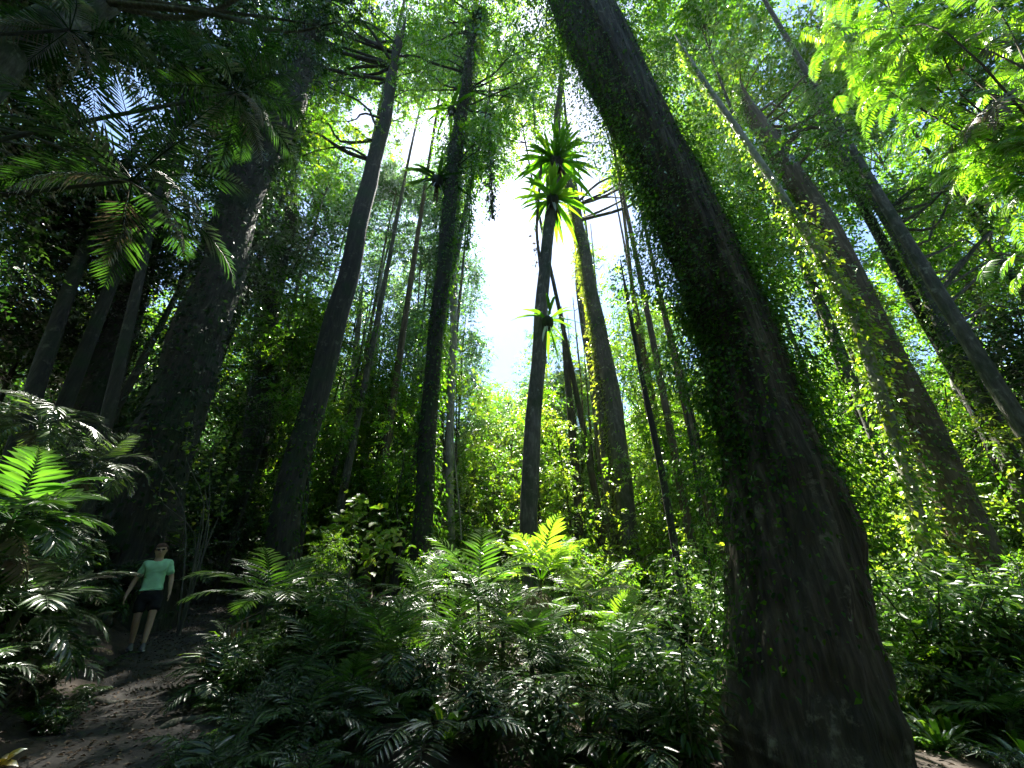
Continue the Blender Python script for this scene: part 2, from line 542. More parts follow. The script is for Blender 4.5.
def frond(mb, base, az, el, L, n, ll, droop=.5, lw=.09, rng=R, tint=.5, vang=.35, fwd=.9, shape='hex', start=.15, ldroop=.35):
    """one feather leaf: a rachis and n pairs of leaflets"""
    base = np.asarray(base, float)
    h = np.array([math.cos(az), math.sin(az), 0.])
    t = np.linspace(0, 1, 12)
    a = el - droop * t**1.4 * 1.6
    step = L / 11
    pts = base + np.cumsum(np.stack([np.cos(a)[:, None] * h * step + np.array([0, 0, 1.]) * np.sin(a)[:, None] * step]), 1)[0] - 0
    pts[0] = base
    tube(mb, pts, np.linspace(.011, .003, 12) * (L / 1.3), 4, tint=tint)
    u_ = np.linspace(start, .985, n)
    P = np.stack([np.interp(u_, t, pts[:, j]) for j in range(3)], 1)
    T = unit(np.stack([np.interp(u_, t, np.gradient(pts, axis=0)[:, j]) for j in range(3)], 1))
    S = unit(np.cross(T, np.array([0, 0, 1.])) + 1e-6)
    U = np.cross(S, T)
    prof = np.sin(np.clip(.25 + u_ * .8, 0, 1) * np.pi)**.6 * .8 + .25
    for sgn in (1, -1):
        m = len(P)
        d = S * sgn + T * (fwd * (.5 + .9 * u_))[:, None] + U * vang + rng.normal(0, .07, (m, 3))
        d[:, 2] -= ldroop * .5
        l = ll * prof * rng.uniform(.9, 1.08, m)
        leaves(mb, P, d, U + rng.normal(0, .25, (m, 3)), l, l * lw + .004, tint + rng.normal(0, .1, m), shape, fold=.15, curl=ldroop * .5)
    return pts

# ------------------------------------------------------------------ trees from their position in the photo
def trunk_points(pix, D, base_ext=True):
    D = np.broadcast_to(np.asarray(D, float), (len(pix),))
    pts = [at(px, py, d) for (px, py, _), d in zip(pix, D)]
    rad = [ww * .43 * mpp(py, d) for (px, py, ww), d in zip(pix, D)]
    p0, p1 = pts[0], pts[1]
    z0 = gz(p0[0], p0[1]) - .9
    if base_ext and p0[2] > z0 + .3:
        dr = unit(p1 - p0)
        q = p0 - dr * (p0[2] - z0) / max(dr[2], .3)
        q[2] = gz(q[0], q[1]) - .9
        pts.insert(0, q)
        rad.insert(0, rad[0] * 1.12)
    return np.array(pts), np.array(rad)

def ivy_leaves(mb, pts, rad, n, L, out, rng, tint=.45, side=None, cull=False, lo=0, hi=1):
    """climbing leaves hugging a trunk"""
    t = np.sort(lo + (hi - lo) * rng.uniform(0, 1, n)**.62)
    s = np.linspace(0, 1, len(pts))
    C = np.stack([np.interp(t, s, pts[:, j]) for j in range(3)], 1)
    r = np.interp(t, s, rad)
    th = rng.uniform(0, 2 * np.pi, n)
    if side is not None:
        th = side + rng.normal(0, .62, n)
    bulge = (.5 + .5 * np.sin(t * 37 + 2 * np.sin(th * 2 + t * 11))) * .8 + .2
    o = np.stack([np.cos(th), np.sin(th), np.zeros(n)], 1)
    P = C + o * (r * .95 + rng.uniform(0, 1, n)**1.6 * out * bulge)[:, None]
    d = o * .8 + rng.normal(0, .5, (n, 3)) - np.array([0, 0, .8])
    nr = o + np.array([0, 0, .6]) + rng.normal(0, .5, (n, 3))
    l = L * rng.uniform(.6, 1.3, n)
    leaves(mb, P, d, nr, l, l * .55, tint + rng.normal(0, .2, n))

def tree(name, label, cat, pix, D, bark, crowns=(), leaf='canopy', group=None, k=14, wob=.05, L=.2, seed=1, ivy=None, per=120, cr=.95,
         tint=.5, top=None, cull=True, flute=None, nring=40, stubs=0):
    """pix: (x, y, width) along the trunk in the photo; crowns: (x, y, rx, ry, clumps[, depth shift]) in photo pixels"""
    rng = np.random.default_rng(seed)
    pts, rad = trunk_points(pix, D)
    if top is not None:                                      # go on above the frame: (height gain, end radius)
        dr = unit(pts[-1] - pts[-2])
        dr = unit(dr + np.array([0, 0, .5]))
        pts = np.vstack([pts, pts[-1] + dr * top[0] / max(dr[2], .3)])
        rad = np.append(rad, top[1])
    else:
        dr = unit(unit(pts[-1] - pts[-2]) + np.array([0, 0, .25]))
        ext = .16 * np.linalg.norm(pts[-1] - pts[0])
        pts = np.vstack([pts, pts[-1] + dr * ext * .5, pts[-1] + dr * ext])
        rad = np.append(rad, [rad[-1] * .55, .02])
    S, Rd = smooth_poly(pts, nring), None
    Rd = smooth_poly(np.stack([rad] * 3, 1), nring)[:, 0].clip(.01)
    ph, hh = rng.uniform(0, 6.28, 4), S[:, 2] - S[0, 2]      # no trunk is quite straight
    am = .2 * Rd.mean() * (1 if k < 100 else 0) * np.clip(hh / 3, 0, 1)
    S[:, 0] += am * (np.sin(hh * .55 + ph[0]) + .5 * np.sin(hh * 1.3 + ph[1]))
    S[:, 1] += am * (np.sin(hh * .5 + ph[2]) + .5 * np.sin(hh * 1.1 + ph[3]))
    base = S[0].copy()
    base[2] = gz(base[0], base[1])
    o = thing(name, base, label, cat, group)
    t = MB()
    tube(t, S, Rd, k, wob, rng, flute=flute)
    t.build("trunk", bark, o, base, smooth=True)
    lf, wd = MB(), MB()
    Dm = float(np.mean(np.broadcast_to(D, (1,)))) if np.ndim(D) == 0 else float(D[-1])
    for c in crowns:
        cx, cy, rx, ry, n = c[:5]
        dd = c[5] if len(c) > 5 else 0
        cen = at(cx, cy, Dm + dd)
        s = mpp(cy, Dm + dd)
        rr = np.array([rx * s, max(rx, ry) * s * .8, ry * s])
        C = cen + rand_dirs(n, rng) * (rng.uniform(0, 1, n)**.4)[:, None] * rr
        C = C[~in_beam(C)]
        C = C[C[:, 2] > ht(C[:, 0], C[:, 1]) + .6]
        if cull and len(C):
            C = C[~in_gap(C)]
        if len(C) == 0:
            continue
        rads = cr * rng.uniform(.6, 1.25, len(C))
        clump_leaves(lf, C, rads, per, L, tint, rng, cull=cull)
        B = C[~in_gap(C, 1.35) & ~in_beam(C, 1.1, .9)]
        for q in B[::3]:
            z = q[2] - np.linalg.norm(q[:2] - S[:, :2].mean(0)) * .35
            i = int(np.argmin(abs(S[:, 2] - min(z, S[-1, 2]))))
            i = max(i, nring // 4)
            limb(wd, S[i], q, max(.02, min(Rd[i] * .45, .02 + .012 * np.linalg.norm(q - S[i]))), rng, 5)
    if not wd.empty(): wd.build("branches", bark, o, base, smooth=True)
    if not lf.empty(): lf.build("crown", M[leaf], o, base)
    for e in ivy or ():
        n, l, out, tn, side, lo, hi = e[:7]
        iv = MB()
        ivy_leaves(iv, S, Rd, n, l, out, rng, tn, side, lo=lo, hi=hi)
        iv.build("climbing_leaves", M[e[7] if len(e) > 7 else ('dark' if tn < .3 else 'canopy')], o, base)
    return o, S, Rd

def giant_flute(s, th):
    low = np.exp(-s * 9)
    a = .5 * np.sin(5 * th + .6) + .35 * np.sin(8 * th + 1.9 + 2 * s) + .25 * np.sin(13 * th + .4 - 3 * s) + .12 * np.sin(23 * th + 6 * s)
    return 1 + a * (.10 + .15 * low) - .07 * np.exp(-((np.sin(3.5 * th + 1 + 1.5 * s)) / .22)**2) + .012 * np.sin(th * 31 + 14 * np.sin(s * 9))

exec_trees = []
G_TR = "rainforest trees"
# the giant on the right
tree("giant_tree", "giant fluted dark trunk rising out of the frame, the thickest tree of all", "tree",
     [(812, 790, 190), (809, 740, 176), (798, 640, 150), (785, 512, 126), (760, 423, 94), (736, 340, 80), (704, 256, 71), (649, 143, 64), (578, 0, 60)],
     5.0, M['bark_giant'], [(560, -60, 150, 60, 60), (640, -190, 220, 120, 110), (430, -260, 200, 120, 90), (850, -260, 200, 120, 80)],
     'canopy', k=128, wob=.03, L=.17, seed=3, top=(7, .35), flute=giant_flute, nring=120, per=110, cr=1.1,
     ivy=[(4000, .06, .2, .25, None, .55, .95), (22000, .065, 1.05, .3, 0.1, .26, .95), (15000, .065, .9, .3, 3.2, .26, .95), (11000, .07, 1.2, .4, 3.0, .44, .95, 'canopy'), (5000, .07, .9, .45, 0.2, .36, .9, 'canopy')])
# slender sunlit one beside it, the brown one behind, the pair at the edge
tree("slender_tree", "slender pale trunk catching the sun, between the giant trunk and the thick brown trunk", "tree",
     [(945, 660, 16), (925, 560, 15), (905, 470, 14), (868, 355, 12), (838, 285, 10), (790, 208, 8.5), (745, 140, 7), (700, 75, 5.5)], 8.0, M['bark_pale'],
     [(740, 70, 60, 50, 34), (700, 140, 30, 30, 14), (800, 190, 40, 50, 8)], 'lime', L=.13, seed=4, per=90, cr=.6,
     ivy=[(2600, .13, .5, .6, None, .02, .6, 'lime'), (900, .13, .35, .5, 2.6, .4, .95, 'lime')])
tree("brown_tree", "thick brown bare trunk leaning left behind the slender sunlit trunk", "tree",
     [(1000, 640, 48), (966, 540, 43), (920, 430, 38), (878, 330, 33), (838, 255, 28), (800, 190, 22), (760, 120, 16)], 11.0, M['bark_brown'],
     [(770, 160, 80, 70, 70), (700, 80, 70, 60, 40), (830, 120, 70, 60, 40)], 'canopy', L=.16, seed=5, per=130, cr=.9, tint=.35,
     ivy=[(2600, .12, .5, .55, None, .02, .5, 'lime'), (1600, .12, .5, .5, 2.8, .3, .95, 'canopy')])
tree("leaning_tree", "grey trunk leaning left near the right edge, the thicker of the pair", "tree",
     [(1062, 600, 19), (1030, 520, 18), (1000, 440, 16), (950, 340, 13.5), (905, 250, 11), (862, 185, 9), (820, 110, 6)], 13.0, M['bark_grey'],
     [(960, 270, 80, 80, 40, 3), (930, 190, 70, 60, 45), (1000, 360, 60, 70, 30, 4), (840, 120, 60, 50, 30)], 'canopy', L=.17, seed=6, per=120, cr=.95,
     ivy=[(2200, .14, .55, .5, None, .05, .75, 'canopy'), (1200, .14, .6, .55, 2.8, .3, .95, 'lime')])
tree("leaning_tree", "thin dark trunk leaning left beside the thicker grey one near the right edge", "tree",
     [(1022, 520, 13), (985, 430, 13), (945, 355, 12), (905, 285, 11), (868, 215, 9), (830, 150, 7)], 13.6, M['bark_dark'],
     [(880, 300, 50, 50, 16, 2), (980, 480, 50, 50, 24, 2)], 'canopy', L=.16, seed=7, per=120, cr=.9)
# the middle of the picture
nest = tree("fern_bearing_tree", "slim straight trunk bearing bird's nest ferns in front of the bright sky gap", "tree",
     [(532, 600, 21), (530, 500, 20), (535, 390, 18), (544, 285, 15), (552, 200, 13), (557, 140, 9), (560, 90, 6)], 14.0, M['bark_grey'],
     [(578, 95, 40, 40, 26), (545, 55, 50, 36, 30), (600, 40, 50, 30, 30)], 'canopy', L=.16, seed=8, per=90, cr=.75, tint=.55)
vine = tree("vine_clad_tree", "dark trunk wrapped in climbers left of the bright sky gap", "tree",
     [(415, 620, 24), (420, 540, 23), (428, 430, 20), (438, 320, 18), (450, 200, 17), (462, 110, 14), (474, 40, 9)], 13.0, M['bark_dark'],
     [(460, 25, 65, 45, 55), (510, 80, 36, 36, 26), (420, 70, 40, 36, 16), (480, 150, 22, 50, 26), (415, 430, 34, 46, 34)], 'canopy', L=.16, seed=9, per=120, cr=.75, tint=.4,
     ivy=[(6500, .15, .85, .22, None, .42, .95), (2600, .15, .5, .35, None, .02, .6, 'canopy'), (2200, .15, .9, .5, 0.3, .3, .95, 'canopy')])
tree("pale_slender_tree", "very slender pale trunk hung with a thin liana, just right of the vine-wrapped trunk", "tree",
     [(452, 600, 9), (450, 480, 9), (453, 330, 8), (456, 240, 7), (460, 180, 5)], 19.0, M['bark_pale'],
     [(470, 235, 22, 30, 10), (455, 190, 24, 24, 14)], 'blue', L=.2, seed=10, per=110, cr=.9)
tree("branching_tree", "tall brown trunk with open branching top, left of the vine-wrapped trunk", "tree",
     [(274, 590, 38), (288, 500, 33), (311, 420, 28), (335, 322, 24), (362, 215, 19), (384, 120, 14), (398, 50, 9)], 12.0, M['bark_dark'],
     [(385, 60, 80, 55, 46), (330, 130, 60, 60, 40), (410, 110, 40, 50, 20), (300, 40, 60, 40, 34), (350, 230, 40, 40, 14, 3)], 'canopy', L=.15, seed=11, per=110, cr=.8, tint=.5,
     ivy=[(700, .13, .25, .35, None, .05, .35)])
tree("moss_lit_tree", "ivy covered trunk, left side in bright sun, right of the fern bearing tree", "tree",
     [(638, 640, 25), (628, 520, 23), (616, 430, 21), (603, 350, 18), (590, 280, 14), (577, 220, 11), (565, 160, 9)], 18.0, M['bark_grey'],
     [(615, 240, 46, 50, 42), (650, 280, 46, 70, 50), (590, 250, 30, 40, 22), (660, 190, 50, 40, 40)], 'lime', L=.2, seed=12, per=120, cr=1.0, tint=.5,
     ivy=[(6500, .17, .6, .9, 2.5, .02, .92, 'lime'), (1200, .16, .25, .5, None, .3, .9)])  # sun on the left side painted in with brighter, yellower ivy
tree("background_tree", "thin grey trunk close behind the sunlit ivy covered trunk", "tree",
     [(618, 600, 17), (606, 480, 16), (594, 380, 14), (585, 320, 11), (578, 270, 8)], 24.0, M['bark_dark'],
     [(600, 300, 40, 40, 26), (560, 420, 30, 50, 26)], 'canopy', L=.24, seed=13, per=120, cr=1.2)
tree("sapling_tree", "thin straight dark stem standing just left of the giant trunk", "tree",
     [(694, 680, 9), (678, 570, 8.5), (658, 455, 7.5), (642, 375, 6), (628, 300, 4.5)], 10.0, M['bark_dark'],
     [(640, 310, 40, 50, 30), (690, 420, 36, 60, 40, 1), (690, 560, 30, 50, 26, 1.5)], 'lime', L=.12, seed=14, per=110, cr=.6, tint=.4)
tree("background_tree", "thin dark trunk midway between the fern bearing tree and the sunlit ivy trunk", "tree",
     [(582, 620, 11), (577, 500, 10), (570, 400, 8), (564, 340, 6)], 20.0, M['bark_dark'],
     [(585, 430, 26, 50, 34), (560, 340, 24, 26, 14)], 'canopy', L=.2, seed=15, per=110, cr=1.0)
tree("background_tree", "pale forked trunk with crooked branches behind the branching tree", "tree",
     [(362, 560, 9), (364, 470, 9), (368, 400, 8), (376, 340, 7), (380, 290, 4)], 22.0, M['bark_pale'],
     [(378, 280, 40, 36, 22), (400, 330, 26, 30, 10)], 'blue', L=.22, seed=16, per=100, cr=1.1, tint=.55)
tree("background_tree", "pale straight trunk close to the right side of the branching tree", "tree",
     [(343, 560, 10), (349, 440, 9), (354, 370, 8), (360, 310, 5)], 24.0, M['bark_pale'],
     [(350, 290, 36, 40, 22), (340, 340, 26, 30, 10)], 'blue', L=.24, seed=17, per=100, cr=1.2, tint=.5)
tree("background_tree", "thick dark trunk in deep shade left of the branching tree", "tree",
     [(246, 580, 32), (252, 470, 29), (262, 370, 25), (276, 280, 20), (290, 210, 13)], 18.0, M['bark_dark'],
     [(270, 290, 50, 70, 50), (300, 360, 36, 60, 40), (250, 200, 50, 50, 40)], 'dark', L=.2, seed=18, per=120, cr=1.0,
     ivy=[(1500, .16, .4, .25, None, .1, .8)])
# dark trees on the left
tree("climber_clad_tree", "massive dark trunk under thick climbers behind the hiker on the path", "tree",
     [(140, 580, 84), (162, 480, 70), (184, 390, 56), (208, 300, 48), (246, 195, 40), (282, 110, 40), (310, 40, 24)], 10.5, M['bark_dark'],
     [(290, 50, 60, 50, 46), (220, 90, 70, 50, 60), (250, 150, 50, 60, 40), (180, 40, 60, 40, 30)], 'dark', L=.15, seed=19, per=150, cr=.8,
     ivy=[(11000, .15, 1.05, .2, None, .05, .95)])
tree("shade_tree", "dark upright trunk in deep shade left of the climber covered massive trunk", "tree",
     [(78, 500, 44), (100, 410, 40), (122, 320, 33), (142, 250, 26), (165, 180, 18)], 13.0, M['bark_dark'],
     [(150, 250, 50, 50, 50), (90, 260, 50, 50, 40), (110, 330, 40, 40, 24), (50, 330, 40, 40, 24)], 'dark', L=.16, seed=20, per=140, cr=.9,
     ivy=[(4500, .15, .7, .2, None, .1, .9)])
tree("shade_tree", "thin leaning trunk at the left edge above the shiny palms", "tree",
     [(22, 430, 17), (42, 360, 16), (68, 292, 13), (98, 225, 10), (130, 160, 7)], 10.0, M['bark_dark'],
     [(70, 210, 70, 50, 70), (20, 270, 40, 50, 36), (50, 150, 60, 40, 40)], 'dark', L=.14, seed=21, per=150, cr=.8)
tree("pale_leaning_tree", "smooth grey trunk leaning across the top left corner", "tree",
     [(-330, 620, 70), (-200, 330, 62), (-90, 160, 50), (0, 60, 40), (60, 20, 36), (120, -20, 30)], 4.2, M['bark_grey'],
     [(20, 170, 90, 40, 26, 1.5), (100, 80, 50, 30, 14, 2), (200, 0, 70, 30, 30, 1.5), (-60, 240, 70, 70, 40), (250, -40, 120, 40, 60)], 'dark', L=.10, seed=22, per=150, cr=.55, top=(3, .1))

# ------------------------------------------------------------------ canopy trees whose trunks are mostly hidden
CANOPY = [
    # x, y, D, rx, ry, clumps, leaf kind, tint
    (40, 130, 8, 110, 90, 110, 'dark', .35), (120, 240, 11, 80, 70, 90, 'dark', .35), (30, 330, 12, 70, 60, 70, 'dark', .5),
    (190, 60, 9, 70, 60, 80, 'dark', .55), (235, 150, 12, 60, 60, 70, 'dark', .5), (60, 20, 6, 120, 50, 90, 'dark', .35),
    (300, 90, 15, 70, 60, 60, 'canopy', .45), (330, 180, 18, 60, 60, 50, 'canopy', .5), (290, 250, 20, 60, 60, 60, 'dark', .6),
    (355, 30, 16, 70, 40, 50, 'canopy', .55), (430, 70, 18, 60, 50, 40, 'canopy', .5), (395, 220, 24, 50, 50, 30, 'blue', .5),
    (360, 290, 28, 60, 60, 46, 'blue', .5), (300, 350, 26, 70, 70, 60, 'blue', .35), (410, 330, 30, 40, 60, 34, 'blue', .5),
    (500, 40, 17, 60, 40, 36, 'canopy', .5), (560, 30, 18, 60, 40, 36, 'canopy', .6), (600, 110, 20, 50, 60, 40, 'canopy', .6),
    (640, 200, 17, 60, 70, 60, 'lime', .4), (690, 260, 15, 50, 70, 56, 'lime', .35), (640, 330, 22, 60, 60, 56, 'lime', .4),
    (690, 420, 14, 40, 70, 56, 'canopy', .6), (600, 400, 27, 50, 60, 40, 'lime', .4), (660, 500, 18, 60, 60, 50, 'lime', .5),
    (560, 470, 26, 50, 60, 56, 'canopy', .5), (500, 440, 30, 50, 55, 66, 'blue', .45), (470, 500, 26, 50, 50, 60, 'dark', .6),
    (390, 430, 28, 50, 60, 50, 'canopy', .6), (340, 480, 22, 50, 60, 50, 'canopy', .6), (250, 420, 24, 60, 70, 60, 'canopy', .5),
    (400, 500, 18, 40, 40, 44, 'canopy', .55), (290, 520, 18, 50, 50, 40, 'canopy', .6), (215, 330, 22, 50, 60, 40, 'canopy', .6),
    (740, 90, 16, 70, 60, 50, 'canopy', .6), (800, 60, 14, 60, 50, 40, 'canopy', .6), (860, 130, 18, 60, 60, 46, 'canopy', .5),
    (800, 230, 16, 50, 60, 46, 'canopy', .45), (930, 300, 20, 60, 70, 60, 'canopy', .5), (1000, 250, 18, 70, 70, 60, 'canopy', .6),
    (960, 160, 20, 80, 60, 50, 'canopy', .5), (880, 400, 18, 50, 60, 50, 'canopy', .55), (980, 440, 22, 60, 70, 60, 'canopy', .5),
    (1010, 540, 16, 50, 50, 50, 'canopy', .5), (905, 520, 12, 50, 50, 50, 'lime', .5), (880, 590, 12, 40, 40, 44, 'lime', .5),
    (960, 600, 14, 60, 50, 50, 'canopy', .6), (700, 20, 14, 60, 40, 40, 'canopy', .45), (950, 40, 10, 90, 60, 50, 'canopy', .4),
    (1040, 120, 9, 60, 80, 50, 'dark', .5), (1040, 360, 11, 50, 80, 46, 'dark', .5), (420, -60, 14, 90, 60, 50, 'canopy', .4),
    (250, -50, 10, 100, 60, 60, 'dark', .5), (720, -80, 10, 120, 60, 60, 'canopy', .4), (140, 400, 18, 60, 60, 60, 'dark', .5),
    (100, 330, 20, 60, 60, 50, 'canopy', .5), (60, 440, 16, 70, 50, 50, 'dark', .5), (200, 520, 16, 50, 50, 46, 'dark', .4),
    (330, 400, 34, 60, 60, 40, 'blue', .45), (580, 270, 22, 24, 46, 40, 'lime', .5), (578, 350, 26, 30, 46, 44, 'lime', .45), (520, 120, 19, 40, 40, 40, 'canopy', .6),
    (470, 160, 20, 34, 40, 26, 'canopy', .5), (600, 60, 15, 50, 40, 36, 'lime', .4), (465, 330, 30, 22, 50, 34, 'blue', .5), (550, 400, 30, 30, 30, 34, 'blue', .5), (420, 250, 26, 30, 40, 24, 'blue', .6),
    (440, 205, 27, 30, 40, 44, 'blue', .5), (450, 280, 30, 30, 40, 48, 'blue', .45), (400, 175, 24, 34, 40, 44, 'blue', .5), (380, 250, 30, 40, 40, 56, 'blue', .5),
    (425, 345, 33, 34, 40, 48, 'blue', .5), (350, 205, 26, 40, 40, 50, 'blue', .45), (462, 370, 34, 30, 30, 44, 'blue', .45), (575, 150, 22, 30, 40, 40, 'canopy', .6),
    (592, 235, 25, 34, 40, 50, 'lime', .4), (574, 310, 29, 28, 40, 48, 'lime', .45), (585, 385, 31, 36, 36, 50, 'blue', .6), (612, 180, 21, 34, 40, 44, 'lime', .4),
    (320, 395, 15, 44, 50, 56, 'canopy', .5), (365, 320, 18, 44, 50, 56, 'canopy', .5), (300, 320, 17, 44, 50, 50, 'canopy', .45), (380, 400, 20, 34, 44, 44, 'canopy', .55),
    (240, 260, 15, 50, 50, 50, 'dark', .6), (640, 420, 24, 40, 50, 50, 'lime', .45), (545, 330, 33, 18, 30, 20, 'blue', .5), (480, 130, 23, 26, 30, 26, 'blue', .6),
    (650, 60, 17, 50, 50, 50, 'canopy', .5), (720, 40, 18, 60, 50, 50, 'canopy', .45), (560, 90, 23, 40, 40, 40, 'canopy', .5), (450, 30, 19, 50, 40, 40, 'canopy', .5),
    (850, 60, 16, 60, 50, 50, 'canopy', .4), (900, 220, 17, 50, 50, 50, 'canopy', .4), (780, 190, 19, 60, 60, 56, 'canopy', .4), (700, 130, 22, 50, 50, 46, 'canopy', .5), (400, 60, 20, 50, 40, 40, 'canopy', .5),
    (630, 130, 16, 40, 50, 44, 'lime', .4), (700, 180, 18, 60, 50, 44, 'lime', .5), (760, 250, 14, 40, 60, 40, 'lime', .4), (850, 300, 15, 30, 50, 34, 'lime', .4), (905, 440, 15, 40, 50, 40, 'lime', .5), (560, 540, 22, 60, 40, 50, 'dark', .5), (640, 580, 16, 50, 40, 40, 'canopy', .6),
]
def canopy_tree(i, cx, cy, D, rx, ry, n, leaf, tint):
    rng = np.random.default_rng(100 + i)
    cen = at(cx, cy, D)
    s = mpp(cy, D)
    rr = np.array([rx * s, max(rx, ry) * s * .8, ry * s])
    C = cen + rand_dirs(n, rng) * (rng.uniform(0, 1, n)**.42)[:, None] * rr
    closing = 120 < cy < 300 and 398 < cx < 556 and D >= 19                    # these close in the sky, no openings through them
    if not closing: C = C[~in_beam(C)]
    C = C[C[:, 2] > ht(C[:, 0], C[:, 1]) + .5]
    C = C[~in_gap(C)]
    if len(C) == 0:
        return
    cr = np.clip(.045 * np.linalg.norm(cen - CAM), .45, 1.3)
    L = np.clip(.0085 * np.linalg.norm(cen - CAM), .10, .30)
    g = cen + np.array([rng.normal(0, .6), rng.normal(0, .6) + .5, 0])
    g[2] = gz(g[0], g[1])
    kind = {'dark': "shaded understorey tree", 'blue': "hazy pale green tree", 'canopy': "mid green rainforest tree", 'lime': "sunlit bright green tree"}[leaf]
    lab = {'dark': "tree with leaves coloured dark for deep shade, one of those filling the shadowy sides of the forest",
           'blue': "far tree tinted bluish green for the distant haze beside the bright sky gap",
           'canopy': "mid green leafy tree filling the canopy between the big trunks",
           'lime': "bright yellow green tree lit from behind by the sun"}[leaf]
    o = thing("forest_tree", g, lab, "tree", kind + "s of the canopy")
    t, lf = MB(), MB()
    top = cen + np.array([0, 0, rr[2] * .4])
    for dx in (0, .8, -.8, 1.6, -1.6, 2.4, -2.4, 3.4, -3.4, 4.4, -4.4, 5.5, -5.5):
        g2 = np.array([g[0] + dx, g[1], gz(g[0] + dx, g[1])])
        q = g2 + (top - g2) * np.linspace(0, 1, 60)[:, None]
        qx, qy = proj(q)
        if not np.any((qx > 470) & (qx < 535) & (qy > 195) & (qy < 380)) and not np.any((qx > 75) & (qx < 165) & (qy < 165)):
            break
    g = g2
    o.location = [float(c) for c in g]
    lean = smooth_poly([g - [0, 0, .2], g + (top - g) * .35 + rng.normal(0, .15, 3), g + (top - g) * .7 + rng.normal(0, .2, 3), top], 16)
    r0 = rng.uniform(.05, .10) + .0035 * np.linalg.norm(top - g)
    tube(t, lean, np.linspace(r0, .03, 16), 9, .04, rng)
    bark = M['bark_dark' if leaf == 'dark' else ['bark_dark', 'bark_grey', 'bark_brown'][i % 3]]
    t.build("trunk", bark, o, g, smooth=True)
    wd = MB()
    for q in C[~in_gap(C, 1.35)][::2]:
        j = int(np.clip(np.argmin(abs(lean[:, 2] - (q[2] - .4 * np.linalg.norm(q[:2] - top[:2])))), 5, 15))
        limb(wd, lean[j], q, .02 + .008 * np.linalg.norm(q - lean[j]), rng, 5)
    wd.build("branches", bark, o, g, smooth=True)
    clump_leaves(lf, C, cr * rng.uniform(.6, 1.3, len(C)), 190, L, tint, rng, beam=not closing)
    lf.build("crown", M[leaf], o, g)
for i, a in enumerate(CANOPY):
    canopy_tree(i, *a)

def leafy_tree(i, px, D, h, leaf, tint):
    rng = np.random.default_rng(700 + i)
    x = (px - 512) / FPX * D * CP
    g = np.array([x, D, gz(x, D)])
    if 440 < px < 560:                                       # the bright gap stays open above these
        while h > 3:
            tx, ty = proj(g + np.array([[0, 0, h]]))
            if abs(tx[0] - 503) > 42 or ty[0] > 392: break
            h *= .95
    n = int(7.5 * h if h < 14 else 105 + 4.5 * (h - 14))
    z = rng.uniform(.12, 1.0, n)
    r = (1.0 + 1.5 * np.sin(np.clip(z, 0, 1) * 2.6)) * rng.uniform(.15, 1, n)**.6
    th = rng.uniform(0, 6.283, n)
    C = g + np.stack([np.cos(th) * r, np.sin(th) * r, z * h], 1)
    C = C[~in_beam(C)]
    C = C[~in_gap(C)]
    if len(C) < 6: return
    lab = {'dark': "dark leafy tree standing in the shade between the trunks", 'blue': "leafy tree tinted bluish green for haze, far back between the trunks",
           'canopy': "mid green leafy tree clothed low down, between the trunks", 'lime': "sunlit yellow green leafy tree clothed low down, between the trunks"}[leaf]
    o = thing("leafy_tree", g, lab, "tree", {'dark': "dark", 'blue': "bluish", 'canopy': "mid green", 'lime': "yellow green"}[leaf] + " leafy trees of the middle distance")
    t, lf, wd = MB(), MB(), MB()
    P = smooth_poly([g - [0, 0, .3], g + [rng.normal(0, .2), 0, h * .45], g + [rng.normal(0, .4), rng.normal(0, .3), h * .9]], 14)
    tube(t, P, np.linspace(.05 + .005 * h, .02, 14), 7, .05, rng)
    for q in C[::3]:
        limb(wd, P[int(np.clip(np.argmin(abs(P[:, 2] - q[2] + .5)), 1, 13))], q, .025, rng, 4)
    clump_leaves(lf, C, rng.uniform(.5, 1.05, len(C)), 125, .10 + .0038 * D, tint, rng)
    t.build("trunk", M['bark_dark'], o, g, smooth=True)
    wd.build("branches", M['bark_dark'], o, g, smooth=True)
    lf.build("crown", M[leaf], o, g)
rng = np.random.default_rng(70)
k = 0
for D0, step, hmax in ((14.5, 60, 9), (20.5, 46, 14), (25, 38, 22), (31, 32, 30)):
    for px in np.arange(215, 1045, step):
        px = px + rng.normal(0, step * .25)
        D = D0 + rng.uniform(-1.6, 1.6)
        if D0 < 20 and 225 < px < 860: continue
        u_ = rng.uniform()
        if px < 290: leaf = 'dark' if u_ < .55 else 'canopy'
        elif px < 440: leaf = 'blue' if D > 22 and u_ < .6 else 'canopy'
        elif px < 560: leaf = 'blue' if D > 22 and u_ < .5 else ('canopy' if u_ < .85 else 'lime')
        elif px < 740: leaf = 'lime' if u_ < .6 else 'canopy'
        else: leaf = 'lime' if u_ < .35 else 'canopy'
        leafy_tree(k, px, D, hmax * rng.uniform(.55, 1.05), leaf, rng.uniform(.4, .65))
        k += 1

